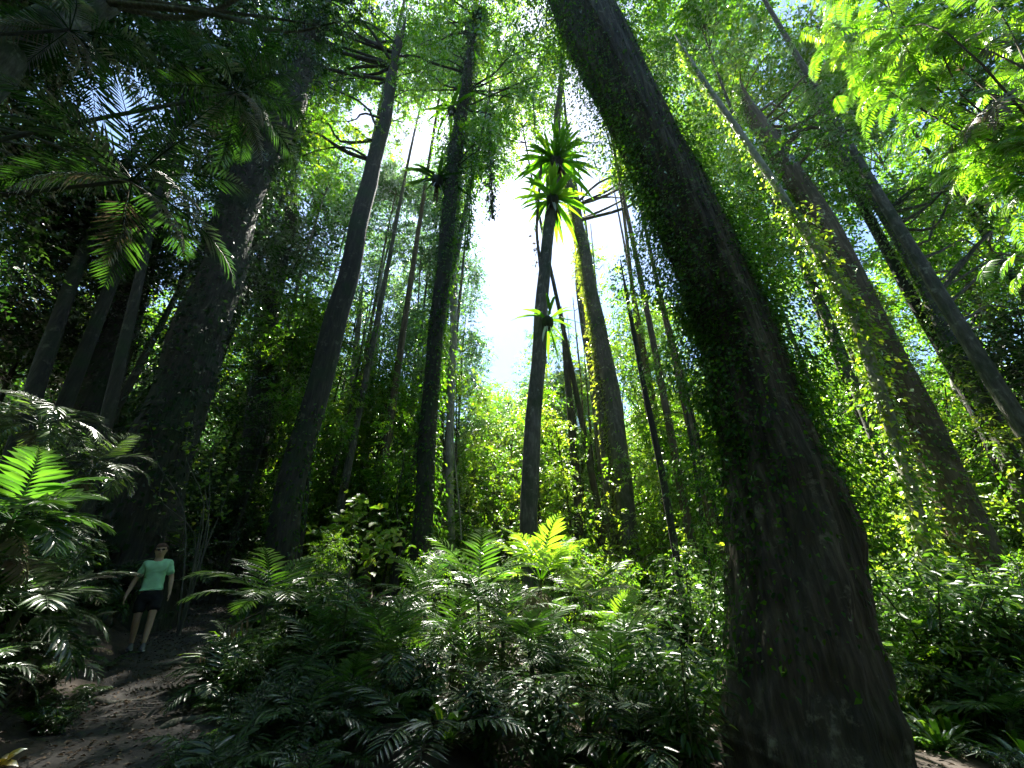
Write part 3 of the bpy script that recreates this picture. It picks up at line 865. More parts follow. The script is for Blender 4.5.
# ------------------------------------------------------------------ far forest: copies of a few trees
def proto_tree(seed, leaf, h=14.0, LL=.32, per=130):
    rng = np.random.default_rng(seed)
    o = thing("far_tree", (0, 0, 0), "distant tree in the wall of forest closing the view", "tree", "distant trees closing the view")
    t, lf, wd = MB(), MB(), MB()
    P = smooth_poly([[0, 0, -.3], [rng.normal(0, .2), rng.normal(0, .2), h * .4], [rng.normal(0, .5), rng.normal(0, .5), h * .95]], 14)
    tube(t, P, np.linspace(.24, .04, 14), 8, .05, rng)
    n = 90
    z = rng.uniform(.12, 1.0, n)
    r = 3.6 * np.sin(np.clip(z * 1.05, 0, 1) * np.pi)**.5 * rng.uniform(.2, 1, n)**.6
    th = rng.uniform(0, 6.283, n)
    C = np.stack([np.cos(th) * r, np.sin(th) * r, z * h], 1)
    for q in C[::2]:
        j = int(np.clip(np.argmin(abs(P[:, 2] - (q[2] - .3 * r.mean()))), 1, 13))
        limb(wd, P[j], q, .06, rng, 4)
    clump_leaves(lf, C, rng.uniform(.7, 1.5, n), per, LL, .5, rng, cull=False)
    t.build("trunk", M['bark_dark'], o, smooth=True)
    wd.build("branches", M['bark_dark'], o, smooth=True)
    lf.build("crown", M[leaf], o)
    return o
protos = [proto_tree(201, 'blue'), proto_tree(202, 'canopy'), proto_tree(203, 'blue'), proto_tree(204, 'canopy')]
rng = np.random.default_rng(55)
spots, used = [], [False] * 4
for _ in range(4000):
    if len(spots) >= 120:
        break
    D = rng.uniform(30, 66)
    px = rng.uniform(-120, 1150)
    x = (px - 512) / FPX * D * .9
    if any((x - a)**2 + (D - b)**2 < 9 for a, b, _ in spots):
        continue
    s = rng.uniform(.7, 1.5) * D / 42
    z = gz(x, D)
    # the bright gap stays open
    for _k in range(30):
        tx, ty = proj(np.array([[x, D, z + 14 * s * 1.05]]))
        if abs(tx[0] - 503) < 44 + 90 / D * s * 3 and ty[0] < 378:
            s *= .93
        else:
            break
    spots.append((x, D, s))
for i, (x, y, s) in enumerate(spots):
    k = i % 4
    if used[k]:
        copy_tree(protos[k], (x, y, gz(x, y)), rng.uniform(0, 6.28), s)
    else:
        protos[k].location, protos[k].scale, used[k] = (x, y, gz(x, y)), (s, s, s), True
# trees added behind and beside the photographer to shade the place
shade = proto_tree(205, 'canopy', 14.0, .12, 420)
tag(shade, "small leafed tree added behind the viewpoint to shade the forest floor", None, "trees around the viewpoint")
shade.name = "forest_tree"
for i, (x, y, s) in enumerate([(-6, -5, 1.4), (5, -5, 1.5), (-1, -9, 1.7), (12, -4, 1.4), (-13, -4, 1.5), (12, -11, 1.6), (-10, -11, 1.6), (-18, 2, 1.4), (20, 2, 1.4), (-20, -10, 1.7), (22, -10, 1.7), (-5, -18, 1.9), (6, -18, 1.9), (16, -20, 2), (-16, -20, 2), (27, 6, 1.6), (-27, 8, 1.6), (1, -26, 2), (-29, -6, 1.9), (31, -6, 1.9)]):
    if i == 0:
        shade.location, shade.scale = (x, y, gz(x, y)), (s, s, s)
    else:
        copy_tree(shade, (x, y, gz(x, y)), i * 1.3, s)

# ------------------------------------------------------------------ plants on the trunks
def nest_fern(px, py, D, rpx, label, n=34, mat='lime', tint=.45, up=.5, seed=1, dy=-.15, name="birds_nest_fern"):
    rng = np.random.default_rng(seed)
    p = at(px, py, D) + np.array([0, dy, 0])
    L = rpx * mpp(py, D)
    o = thing(name, p, label, "fern", "bird's nest ferns on the trunks")
    mb = MB()
    az = np.arange(n) * 2.399 + rng.normal(0, .2, n)
    el = np.clip(rng.normal(up, .55, n), -1.1, 1.35)
    d = np.stack([np.cos(az) * np.cos(el), np.sin(az) * np.cos(el), np.sin(el)], 1)
    up_ = np.array([0, 0, 1.]) - d * d[:, 2:3] * .98 + rng.normal(0, .08, (n, 3))
    l = L * rng.uniform(.55, 1.25, n)
    leaves(mb, np.tile(p, (n, 1)) + d * L * .06 + rng.normal(0, .05, (n, 3)) * L, d, up_, l, l * .095, tint + rng.normal(0, .15, n), 'strap', fold=.25, curl=.34)
    mb.build("fronds", M[mat], o, p)
    sk = MB()
    m = n // 3
    az = rng.uniform(0, 6.28, m)
    d = np.stack([np.cos(az) * .35, np.sin(az) * .35, np.full(m, -1.)], 1)
    l = L * rng.uniform(.35, .8, m)
    leaves(sk, np.tile(p, (m, 1)) + d * L * .15, d, np.stack([np.cos(az), np.sin(az), np.full(m, .3)], 1), l, l * .12, rng.uniform(0, .5, m), 'strap', fold=.3, curl=.1)
    sk.build("dead_fronds", M['dead'], o, p)
    k = MB()
    sp = np.array([[0, 0, -.35], [0, 0, -.18], [0, 0, 0], [0, 0, .12]]) * L + p
    tube(k, sp, np.array([.05, .16, .17, .05]) * L, 9, .1, rng)
    k.build("root_ball", M['bark_dark'], o, p, smooth=True)
nest_fern(556, 163, 13.9, 39, "large bird's nest fern crowning the slim trunk, upper of two", 84, seed=1, mat='canopy', tint=.4)
nest_fern(552, 201, 13.8, 38, "bird's nest fern on the slim trunk just below the largest one", 70, up=.3, seed=2, mat="canopy", tint=.55)
nest_fern(547, 322, 13.8, 36, "bird's nest fern with drooping fronds half way down the slim trunk", 20, up=.25, seed=3, mat='canopy', tint=.35)
nest_fern(438, 182, 12.9, 33, "dark bird's nest fern silhouetted on the left of the vine-wrapped trunk", 22, up=.3, seed=4, mat='dark', tint=.5)
nest_fern(452, 112, 13.0, 26, "bright bird's nest fern high on the vine-wrapped trunk", 22, up=.4, seed=5, mat='canopy', tint=.4)

def vine(pix, D, r, label, leafy=0, L=.13, out=.2, mat='canopy', tint=.4, seed=1, bark='bark_dark', name="hanging_vine", group="vines hanging from the canopy"):
    rng = np.random.default_rng(seed)
    P = smooth_poly([at(x, y, D) for x, y in pix], 40)
    P += np.stack([np.sin(np.linspace(0, 9, 40)) * .03, np.cos(np.linspace(0, 7, 40)) * .03, np.zeros(40)], 1)
    o = thing(name, P[-1], label, "vine", group)
    t = MB()
    tube(t, P, r, 6, .1, rng)
    t.build("stem", M[bark], o, P[-1], smooth=True)
    if leafy:
        lf = MB()
        ivy_leaves(lf, P, np.full(40, r), leafy, L, out, rng, tint)
        lf.build("leaves", M[mat], o, P[-1])
vine([(489, 80), (490, 140), (492, 218)], 13, .03, "leafy vine hanging free beside the vine-wrapped trunk, lower end in the sky gap", 900, .16, .38, 'dark', .4, 1)
vine([(474, 90), (472, 170), (466, 250)], 13.2, .03, "ragged leafy vine between the vine-wrapped trunk and the free hanging one", 800, .16, .34, 'canopy', .35, 2)
vine([(451, 320), (452, 400), (456, 470), (461, 540)], 16, .025, "thin bare liana hanging beside the vine-wrapped trunk", 0, seed=3, bark='bark_pale')
vine([(542, 150), (537, 220), (540, 262), (543, 330)], 14.0, .07, "short dry aerial stem against the fern-bearing trunk", 60, .2, .25, 'dead', .4, 4, 'bark_brown')
vine([(540, 60), (534, 100), (536, 150)], 15, .03, "leafy vine dangling above the bird's nest ferns", 420, .15, .4, 'canopy', .4, 5)
vine([(960, 180), (968, 205), (980, 190), (972, 160)], 5.0, .008, "thin looping tendril below the feathery foliage", 0, seed=6)
vine([(400, 560), (398, 500), (404, 450)], 12, .02, "thin climbing stem beside the foot of the vine-wrapped trunk", 60, .15, .3, seed=7)

# ------------------------------------------------------------------ palms
def palm(base, crown_h, label, nf=10, L=1.2, ll=.34, npair=16, lw=.14, mat='palm', tint=.45, seed=1, el=(.15, 1.25), droop=.55, name="understorey_palm",
         group=None, stem_r=.03, stem='stem', vang=.3, az0=0.0, single=True, lean=(0, 0), cat="palm", ldroop=.4):
    rng = np.random.default_rng(seed)
    base = np.array(base, float)
    o = thing(name, base, label, cat, group)
    top = base + np.array([lean[0], lean[1], crown_h])
    if crown_h > .12:
        s = MB()
        tube(s, smooth_poly([base - [0, 0, .12], base + np.array([lean[0] * .3, lean[1] * .3, crown_h * .5]) + rng.normal(0, .03, 3), top], 14), np.linspace(stem_r * 1.3, stem_r, 14), 9, .06, rng)
        s.build("stem", M[stem], o, base, smooth=True)
    allf = MB()
    for i in range(nf):
        f = MB() if single else allf
        a = az0 + i * 2.399 + rng.normal(0, .2)
        e = el[0] + (el[1] - el[0]) * ((i + .5) / nf) + rng.normal(0, .08)
        frond(f, top, a, e, L * rng.uniform(.8, 1.15), npair, ll * rng.uniform(.9, 1.1), droop * rng.uniform(.8, 1.3), lw, rng, tint + rng.normal(0, .08), vang, ldroop=ldroop)
        if single:
            f.build("frond", M[mat], o, base)
    if not single:
        allf.build("fronds", M[mat], o, base)
    for i in range(2 if name != "tall_palm" else 3):
        f = MB()
        frond(f, top - np.array([0, 0, .06]), rng.uniform(0, 6.28), rng.uniform(-.9, -.3), L * rng.uniform(.7, .95), npair - 3, ll * .8, .5, lw * .8, rng, .4 + rng.normal(0, .15), .1, ldroop=.7)
        f.build("dead_frond", M['dead'], o, base)
    return o

def ground_under(px, py, D):
    p = at(px, py, D)
    g = gz(p[0], p[1])
    return np.array([p[0], p[1], g]), max(.05, p[2] - g)

for (px, py, D, lab, kw) in [
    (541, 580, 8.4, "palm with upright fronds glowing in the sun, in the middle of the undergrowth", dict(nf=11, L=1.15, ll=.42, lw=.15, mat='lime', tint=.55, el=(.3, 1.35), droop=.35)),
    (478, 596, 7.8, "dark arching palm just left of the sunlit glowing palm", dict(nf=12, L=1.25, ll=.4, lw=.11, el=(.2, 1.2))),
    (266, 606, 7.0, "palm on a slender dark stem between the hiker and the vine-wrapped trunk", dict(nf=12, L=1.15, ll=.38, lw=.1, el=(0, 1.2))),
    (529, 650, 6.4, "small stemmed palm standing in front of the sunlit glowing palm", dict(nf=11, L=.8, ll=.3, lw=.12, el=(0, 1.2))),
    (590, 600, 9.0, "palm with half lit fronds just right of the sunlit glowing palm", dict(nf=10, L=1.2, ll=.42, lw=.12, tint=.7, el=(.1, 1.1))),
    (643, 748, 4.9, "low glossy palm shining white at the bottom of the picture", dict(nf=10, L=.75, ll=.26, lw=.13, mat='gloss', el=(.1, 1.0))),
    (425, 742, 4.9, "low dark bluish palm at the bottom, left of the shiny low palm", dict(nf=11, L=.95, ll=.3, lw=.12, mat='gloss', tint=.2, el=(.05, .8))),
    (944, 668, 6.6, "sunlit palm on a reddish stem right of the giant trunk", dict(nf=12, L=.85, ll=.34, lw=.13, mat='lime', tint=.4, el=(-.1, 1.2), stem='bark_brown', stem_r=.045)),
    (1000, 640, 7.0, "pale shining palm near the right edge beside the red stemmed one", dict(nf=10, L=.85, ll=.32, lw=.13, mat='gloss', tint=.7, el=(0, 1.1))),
    (1010, 720, 5.6, "low palm in the bottom right corner", dict(nf=9, L=.7, ll=.28, lw=.13, el=(.1, 1.1))),
    (455, 640, 6.6, "thin stemmed palm left of the small stemmed palm in front", dict(nf=11, L=.85, ll=.3, lw=.1, el=(0, 1.1))),
    (360, 612, 8.0, "palm with bright white reflecting fronds, midway along the undergrowth", dict(nf=10, L=1.0, ll=.34, lw=.12, mat='gloss', tint=.7, el=(0, 1.1))),
    (176, 560, 10.6, "glossy palm beside the path behind the hiker", dict(nf=11, L=1.2, ll=.4, lw=.13, mat='gloss', tint=.7, el=(-.1, 1.1))),
    (590, 700, 5.8, "palm with one starry highlight right of the small stemmed palm", dict(nf=10, L=.8, ll=.3, lw=.12, el=(0, 1.0), mat='gloss')),
    (320, 660, 6.4, "bushy dark palm at the right side of the path", dict(nf=11, L=.95, ll=.32, lw=.12, el=(0, 1.1))),
    (262, 668, 7.0, "low dark palm leaning over the right edge of the path", dict(nf=10, L=.85, ll=.3, lw=.13, el=(0, 1.0))),
    (503, 628, 7.2, "slim palm with fine fronds just right of the thin stemmed palm", dict(nf=12, L=.9, ll=.3, npair=20, lw=.09, el=(.1, 1.3), mat='gloss')),
    (425, 600, 8.6, "fine fronded palm at the foot of the vine-wrapped trunk", dict(nf=12, L=1.05, ll=.34, npair=20, lw=.09, el=(.1, 1.3))),
    (615, 640, 7.6, "slim palm with bright upright fronds left of the sapling stem", dict(nf=12, L=.95, ll=.32, npair=18, lw=.1, el=(.2, 1.35), mat='lime', tint=.3)),
    (555, 690, 6.0, "short palm below the small stemmed palm, fronds catching white light", dict(nf=12, L=.7, ll=.25, npair=18, lw=.1, el=(.1, 1.3), mat='gloss', tint=.6)),
    (395, 680, 6.2, "fine fronded palm in the shade above the low bluish palm", dict(nf=12, L=.85, ll=.28, npair=19, lw=.09, el=(.1, 1.3))),
    (345, 715, 5.3, "slim dark palm near the bottom, nearest the path on its right", dict(nf=11, L=.75, ll=.25, npair=18, lw=.1, el=(.1, 1.3))),
    (490, 715, 5.4, "small upright palm at the bottom, right of the low bluish palm", dict(nf=11, L=.65, ll=.23, npair=17, lw=.1, el=(.2, 1.35), mat='gloss', tint=.5)),
    (690, 700, 6.6, "bright leafed palm at the left foot of the giant trunk", dict(nf=10, L=.8, ll=.3, lw=.14, mat='lime', tint=.2, el=(0, 1.0))),
]:
    b, h = ground_under(px, py, D)
    palm(b, h, lab, seed=int(px), **kw)

# tall palms whose fronds hang across the top left
for (px, py, D, lab, kw) in [
    (132, 180, 4.6, "tall palm whose dark fronds cross the blue sky patch", dict(nf=15, L=2.0, ll=.5, npair=26, lw=.07, mat='dark', tint=.3, el=(-.4, 1.3), droop=.6)),
    (236, 92, 4.8, "tall palm with fronds drooping beside the climber covered trunk", dict(nf=13, L=1.8, ll=.45, npair=26, lw=.07, mat='dark', tint=.4, el=(-.5, 1.2), droop=.7)),
    (70, 30, 4.0, "tall palm with dark fronds filling the top left corner", dict(nf=13, L=1.6, ll=.45, npair=24, lw=.07, mat='dark', tint=.3, el=(-.5, 1.2), droop=.6)),
]:
    p = at(px, py, D)
    b = np.array([p[0] - 3.2, p[1] - 2.0, gz(p[0] - 3.2, p[1] - 2.0)])
    palm(b, p[2] - b[2], lab, seed=int(px), lean=(3.2, 2.0), name="tall_palm", stem_r=.032, stem='bark_dark', **kw)

# palms and ferns on the left bank
rng = np.random.default_rng(77)
def bank_palm(seed, mat, tint):
    return palm((0, 0, 0), .5, "glossy palm crowding the bank left of the path", 16, .85, .27, 19, .13, mat, tint, seed, (-.2, 1.25), .95, "bank_palm", "palms crowding the bank left of the path", single=True)
bp = [bank_palm(301, 'gloss', .6), bank_palm(302, 'palm', .55), bank_palm(303, 'gloss', .4)]
bused = [0, 0, 0]
for i in range(130):
    y = rng.uniform(4.2, 11.5)
    dl = rng.uniform(1.35, 5.5)
    x = path_x(y) - dl
    s = rng.uniform(.6, 1.15) * min(1, .55 + .2 * dl)
    qx, qy = proj(np.array([[x, y, gz(x, y) + .5 * s]]))
    if y < 9.2 and qx[0] > 62 - 30 * s:
        continue
    loc = (x, y, gz(x, y) - .05)
    k = i % 3
    if bused[k]:
        copy_tree(bp[k], loc, rng.uniform(0, 6.28), s)
    else:
        bused[k] = 1
        bp[k].location, bp[k].scale = loc, (s, s, s)
for (px, py, D, lab, kw) in [
    (40, 425, 6.2, "tall bank palm with white shining fronds above the others at the left edge", dict(nf=18, L=.95, ll=.3, npair=20, lw=.11, mat='gloss', tint=.7, el=(-.4, 1.2), droop=.95)),
    (95, 470, 6.8, "bank palm with bright green upright fronds above the shiny ones", dict(nf=16, L=.85, ll=.27, npair=18, lw=.12, mat='gloss', tint=.75, el=(-.2, 1.3), droop=.85)),
    (12, 520, 4.6, "broad fronded dark palm cut by the left edge", dict(nf=12, L=.85, ll=.34, lw=.17, tint=.3, el=(-.1, 1.2))),
    (36, 545, 6.6, "bank palm with pale drooping fronds beside the hiker", dict(nf=18, L=.9, ll=.28, npair=19, lw=.12, mat='gloss', tint=.7, el=(-.5, 1.1), droop=.9)),
    (20, 610, 5.0, "low bank palm with wide leaflets near the bottom left", dict(nf=11, L=.9, ll=.36, lw=.16, mat='gloss', tint=.6, el=(-.2, 1.0))),
]:
    b, h = ground_under(px, py, D)
    palm(b, h, lab, seed=int(px) + 9, name="bank_palm", **kw)

# ------------------------------------------------------------------ undergrowth: a few plants copied over the floor
G_UND = "plants of the undergrowth"
def shrub(seed, h, L, n, mat, tint, wr=.4, spread=.5, label="leafy shrub in the dark undergrowth", name="shrub"):
    rng = np.random.default_rng(seed)
    o = thing(name, (0, 0, 0), label, "shrub", "leafy shrubs of the undergrowth")
    s, lf = MB(), MB()
    for i in range(6):
        a = rng.uniform(0, 6.28)
        tip = np.array([math.cos(a) * spread * rng.uniform(.3, 1), math.sin(a) * spread * rng.uniform(.3, 1), h * rng.uniform(.6, 1)])
        P = smooth_poly([[0, 0, -.1], tip * [.3, .3, .5] + rng.normal(0, .03, 3), tip], 10)
        tube(s, P, np.linspace(.014, .004, 10), 5, tint=.5)
        m = n // 6
        t = rng.uniform(.25, 1, m)
        B = np.stack([np.interp(t, np.linspace(0, 1, 10), P[:, j]) for j in range(3)], 1)
        az = rng.uniform(0, 6.28, m)
        d = np.stack([np.cos(az), np.sin(az), rng.uniform(-.4, .6, m)], 1)
        B2 = B + unit(d) * (rng.uniform(.02, .22, m) * h * .7)[:, None]
        l = L * rng.uniform(.6, 1.25, m)
        leaves(lf, B2, d - [0, 0, .25], np.array([0, 0, 1.]) + rng.normal(0, .4, (m, 3)), l, l * wr, tint + rng.normal(0, .15, m), 'hex')
    s.build("stems", M['stem'], o, smooth=True)
    lf.build("foliage", M[mat], o)
    return o
def fern(seed, L, mat, tint):
    rng = np.random.default_rng(seed)
    o = thing("ground_fern", (0, 0, 0), "low fern of the dark forest floor", "fern", "ferns of the forest floor")
    f = MB()
    for i in range(9):
        frond(f, (0, 0, 0), i * 2.399, rng.uniform(.35, 1.1), L * rng.uniform(.8, 1.2), 18, L * .24, .7, .2, rng, tint, .1, .5, 'kite', .1)
    f.build("fronds", M[mat], o)
    return o
UP = [palm((0, 0, 0), .55, "small palm of the dark undergrowth", 10, .85, .3, 14, .13, 'palm', .4, 401, (.1, 1.3), .6, "undergrowth_palm", "small palms of the undergrowth", single=False),
      palm((0, 0, 0), .35, "small palm of the dark undergrowth", 9, .75, .28, 13, .15, 'gloss', .45, 402, (0, 1.2), .6, "undergrowth_palm", "small palms of the undergrowth", single=False)]
US = [shrub(411, 1.0, .10, 660, 'palm', .35, .36), shrub(412, .7, .08, 660, 'gloss', .35, .45), shrub(413, 1.25, .11, 720, 'palm', .5, .32), shrub(414, .5, .085, 480, 'gloss', .4, .42, .4)]
UF = [fern(421, .6, 'palm', .4), fern(422, .45, 'canopy', .5)]
def strap_plant(seed, L, mat, tint):
    rng = np.random.default_rng(seed)
    o = thing("strap_leafed_plant", (0, 0, 0), "plant with long strap leaves in the undergrowth", "plant", "strap leafed plants of the undergrowth")
    mb = MB()
    n = 22
    az = np.arange(n) * 2.399
    el = rng.uniform(.5, 1.35, n)
    d = np.stack([np.cos(az) * np.cos(el), np.sin(az) * np.cos(el), np.sin(el)], 1)
    l = L * rng.uniform(.5, 1.2, n)
    leaves(mb, np.zeros((n, 3)) + d * .03, d, np.array([0, 0, 1.]) - d * d[:, 2:3] + rng.normal(0, .1, (n, 3)), l, l * .075, tint + rng.normal(0, .2, n), 'strap', curl=.4)
    mb.build("leaves", M[mat], o)
    return o
SP_ = [strap_plant(441, 1.0, 'palm', .5), strap_plant(442, .8, 'canopy', .5)]
useen = {}
def place(o, x, y, s, rz):
    loc = (x, y, gz(x, y) - .02)
    if id(o) in useen:
        return copy_tree(o, loc, rz, s)
    useen[id(o)] = 1
    o.location, o.scale, o.rotation_euler = loc, (s, s, s), (0, 0, rz)
rng = np.random.default_rng(88)
KEEP = [(3.25, 5.0, 1.35)]
def free(x, y, m=.0):
    if -1.15 - m < x - path_x(y) < .95 + m and y < 18: return False
    for a, b, r in KEEP:
        if (x - a)**2 + (y - b)**2 < r * r: return False
    # the view of the hiker stays open
    if 5.6 < y < 8.8 and -.9 < x / max(y, .1) < -.62 and x > path_x(y) - 1.2: return False
    return True
def scatter(protos, n, ymin, ymax, smin, smax, pw=1.0, maxtop=None):
    c = 0
    for _ in range(n * 12):
        if c >= n: break
        y = ymin + (ymax - ymin) * rng.uniform(0, 1)**pw
        x = rng.uniform(-1.35, 1.35) * (y + 1.0)
        if not free(x, y): continue
        if maxtop and y < 15 and -1.05 < x / y < -.5: continue
        if maxtop and y < 9.4 and abs(x / y - .08) < .22: continue
        s = rng.uniform(smin, smax)
        place(protos[c % len(protos)], x, y, s, rng.uniform(0, 6.28))
        c += 1
scatter(UP, 125, 5.2, 24, .55, 1.2, 1.2)
scatter(US, 210, 4.6, 24, .6, 1.3, 1.2)
scatter(UF, 150, 4.2, 14, .7, 1.3, 1.1)
scatter(SP_, 70, 4.6, 16, .6, 1.3, 1.1)

for i in range(95):                                          # the path's right edge is overgrown
    y = rng.uniform(3.6, 9)
    x = path_x(y) + rng.uniform(.7, 1.8)
    place([US[1], UF[0], US[3], UF[1], UP[1]][i % 5], x, y, rng.uniform(.4, .8), rng.uniform(0, 6.28))
for i in range(60):
    y = rng.uniform(3.4, 7.4)
    x = path_x(y) - rng.uniform(.85, 2.2)
    place([US[1], UF[0], US[3], UF[1]][i % 4], x, y, rng.uniform(.4, .75), rng.uniform(0, 6.28))

for i in range(34):                                          # shiny thicket right of the giant trunk
    y = rng.uniform(6.2, 12)
    p = at(rng.uniform(875, 1030), 600, y)
    place([US[1], US[3], US[0], US[2], UP[1]][i % 5], p[0], y, rng.uniform(.9, 1.9), rng.uniform(0, 6.28))

for i in range(34):                                          # low ferns covering the soil about the giant's foot
    a = rng.uniform(-2.4, 1.2)
    r = rng.uniform(1.35, 3.2)
    place([UF[0], US[3], UF[1], US[1], SP_[0]][i % 5], 3.25 + r * math.cos(a), 5.0 + r * math.sin(a), rng.uniform(.5, 1.0), rng.uniform(0, 6.28))

# young trees between the trunks, the middle storey
def young_tree(seed, mat, tint, h=4.2):
    rng = np.random.default_rng(seed)
    o = thing("young_tree", (0, 0, 0), "young leafy tree of the middle storey between the trunks", "tree", "young trees of the middle storey")
    t, lf, wd = MB(), MB(), MB()
    P = smooth_poly([[0, 0, -.2], [rng.normal(0, .1), rng.normal(0, .1), h * .5], [rng.normal(0, .25), rng.normal(0, .25), h]], 12)
    tube(t, P, np.linspace(.045, .012, 12), 7, .05, rng)
    n = 34
    z = rng.uniform(.25, 1.02, n)
    th = rng.uniform(0, 6.28, n)
    r = rng.uniform(.2, 1.15, n) * (1.15 - z * .6)
    C = np.stack([np.cos(th) * r, np.sin(th) * r, z * h], 1)
    for q in C:
        limb(wd, P[int(np.clip(np.argmin(abs(P[:, 2] - q[2] + .35)), 0, 11))], q, .014, rng, 4)
    clump_leaves(lf, C, rng.uniform(.3, .55, n), 70, .14, tint, rng, shape='hex', cull=False, wr=.42)
    t.build("trunk", M['bark_dark'], o, smooth=True)
    wd.build("branches", M['bark_dark'], o, smooth=True)
    lf.build("crown", M[mat], o)
    return o
YT = [young_tree(431, 'canopy', .5), young_tree(432, 'lime', .35), young_tree(433, 'dark', .6), young_tree(434, 'canopy', .65)]
scatter(YT, 52, 12, 30, .5, 1.2, .8, True)
scatter(YT, 40, 7.2, 13, .3, .55, 1.0, True)
scatter(US, 24, 6.2, 12, 1.3, 2.0, 1.0, True)

# round leafed sapling with bare twigs beside the hiker
def round_shrub(px, py, D, label, h=2.4, n=190, L=.13, seed=5, tops=()):
    rng = np.random.default_rng(seed)
    p = at(px, py, D)
    g = np.array([p[0], p[1], gz(p[0], p[1])])
    o = thing("round_leafed_sapling", g, label, "sapling")
    s, lf = MB(), MB()
    for (tx, ty) in tops:
        tip = at(tx, ty, D + rng.normal(0, .25))
        P = smooth_poly([g - [0, 0, .1], g + (tip - g) * [.25, .25, .5] + rng.normal(0, .08, 3), g + (tip - g) * .8 + rng.normal(0, .06, 3), tip], 12)
        tube(s, P, np.linspace(.02, .005, 12), 6)
        m = n // len(tops)
        t = rng.uniform(.6, 1.05, m)
        B = np.stack([np.interp(t, np.linspace(0, 1, 12), P[:, j]) for j in range(3)], 1) + rng.normal(0, .2, (m, 3))
        az = rng.uniform(0, 6.28, m)
        d = np.stack([np.cos(az), np.sin(az), rng.uniform(-.6, .3, m)], 1)
        l = L * rng.uniform(.7, 1.3, m)
        leaves(lf, B, d, np.array([0, -.3, 1.]) + rng.normal(0, .35, (m, 3)), l, l * .8, .55 + rng.normal(0, .25, m), 'hex')
    s.build("stems", M['bark_grey'], o, g, smooth=True)
    lf.build("foliage", M['lime'], o, g)
round_shrub(200, 572, 9.8, "sapling with round bright leaves on bare twigs in front of the massive dark trunk",
            tops=[(150, 425), (190, 420), (215, 455), (230, 480), (165, 470), (225, 430), (205, 500)], n=240)
round_shrub(352, 600, 10, "sapling with broad sunlit leaves beside the foot of the branching tree", tops=[(330, 520), (355, 500), (375, 540), (320, 560), (390, 520)], n=260, L=.2, seed=6)

# plant with yellowed leaves at the lower left corner
b, h = ground_under(8, 740, 4.4)
rngy = np.random.default_rng(3)
o = thing("yellowing_plant", b, "small plant with yellow withering leaves in the bottom left corner", "plant")
mb = MB()
n = 12
az = np.arange(n) * 2.4
d = np.stack([np.cos(az) * .6, np.sin(az) * .6, rngy.uniform(.3, 1.3, n)], 1)
leaves(mb, np.tile(b, (n, 1)), d, np.array([0, -.4, 1.]) + rngy.normal(0, .2, (n, 3)), rngy.uniform(.18, .34, n), .055, rngy.uniform(0, 1, n), 'strap', curl=.4)
mb.build("leaves", M['yellow'], o, b)

# ------------------------------------------------------------------ feathery bright foliage over the right
rng = np.random.default_rng(61)
P0 = np.array([9.0, 4.2, 0.0]); P0[2] = gz(P0[0], P0[1])
o = thing("feathery_tree", P0, "tree with bright green feathery fronds hanging into the top right corner", "tree")
trk = smooth_poly([P0 - [0, 0, .2], P0 + [.1, .1, 2.6], P0 + [.1, 0, 5.0], P0 + [.0, -.1, 7.6]], 24)
t = MB(); tube(t, trk, np.linspace(.17, .07, 24), 12, .06, rng); t.build("trunk", M['bark_brown'], o, P0, smooth=True)
wd, lf = MB(), MB()
for (px, py, D, nfr) in [(800, 40, 4.9, 12), (850, 55, 4.6, 16), (900, 70, 4.6, 18), (940, 130, 4.5, 16), (880, 20, 4.4, 14), (960, 60, 4.6, 15), (990, 150, 4.3, 15),
                         (830, 10, 5.1, 12), (920, 20, 4.8, 13), (1000, 100, 4.6, 13), (960, 180, 4.7, 10), (1015, 200, 4.5, 12), (780, 5, 5.0, 8), (870, 90, 4.8, 12), (1030, 260, 4.4, 10), (1010, 30, 4.9, 10)]:
    tip = at(px, py - 14, D)
    j = int(np.clip(np.argmin(abs(trk[:, 2] - tip[2] + .5)), 6, 23))
    P = limb(wd, trk[j], tip, .02, rng, 6, .06)
    for q in range(int(nfr * 2.2)):
        uu = rng.uniform(.55, 1)
        b_ = np.array([np.interp(uu, np.linspace(0, 1, len(P)), P[:, k]) for k in range(3)]) + rng.normal(0, .2, 3)
        frond(lf, b_, rng.uniform(0, 6.28), rng.uniform(-.5, .5), rng.uniform(.45, .85), 15, .19, .75, .16, rng, .22 + rng.normal(0, .16), .05, .7, 'hex', .12, .5)
wd.build("branches", M['bark_brown'], o, P0, smooth=True)
lf.build("feathery_fronds", M['lime'], o, P0)
for k, (px, py, D, az, lab) in enumerate([(985, 45, 3.9, 2.6, "dead grey palm frond hanging in the top right corner, upper"), (1010, 95, 3.8, 2.2, "dead grey palm frond hanging below the upper one at the right edge")]):
    p = at(px, py, D)
    mb = MB()
    for q in range(3):
        frond(mb, p + rng.normal(0, .08, 3), az + q * .5, -.1 - .25 * q, 1.15, 20, .32, .5, .12, rng, .6, .1, .6, 'hex', .1, .6)
    tag(mb.build("dead_palm_frond", M['dead'], None, p), lab, "palm frond")

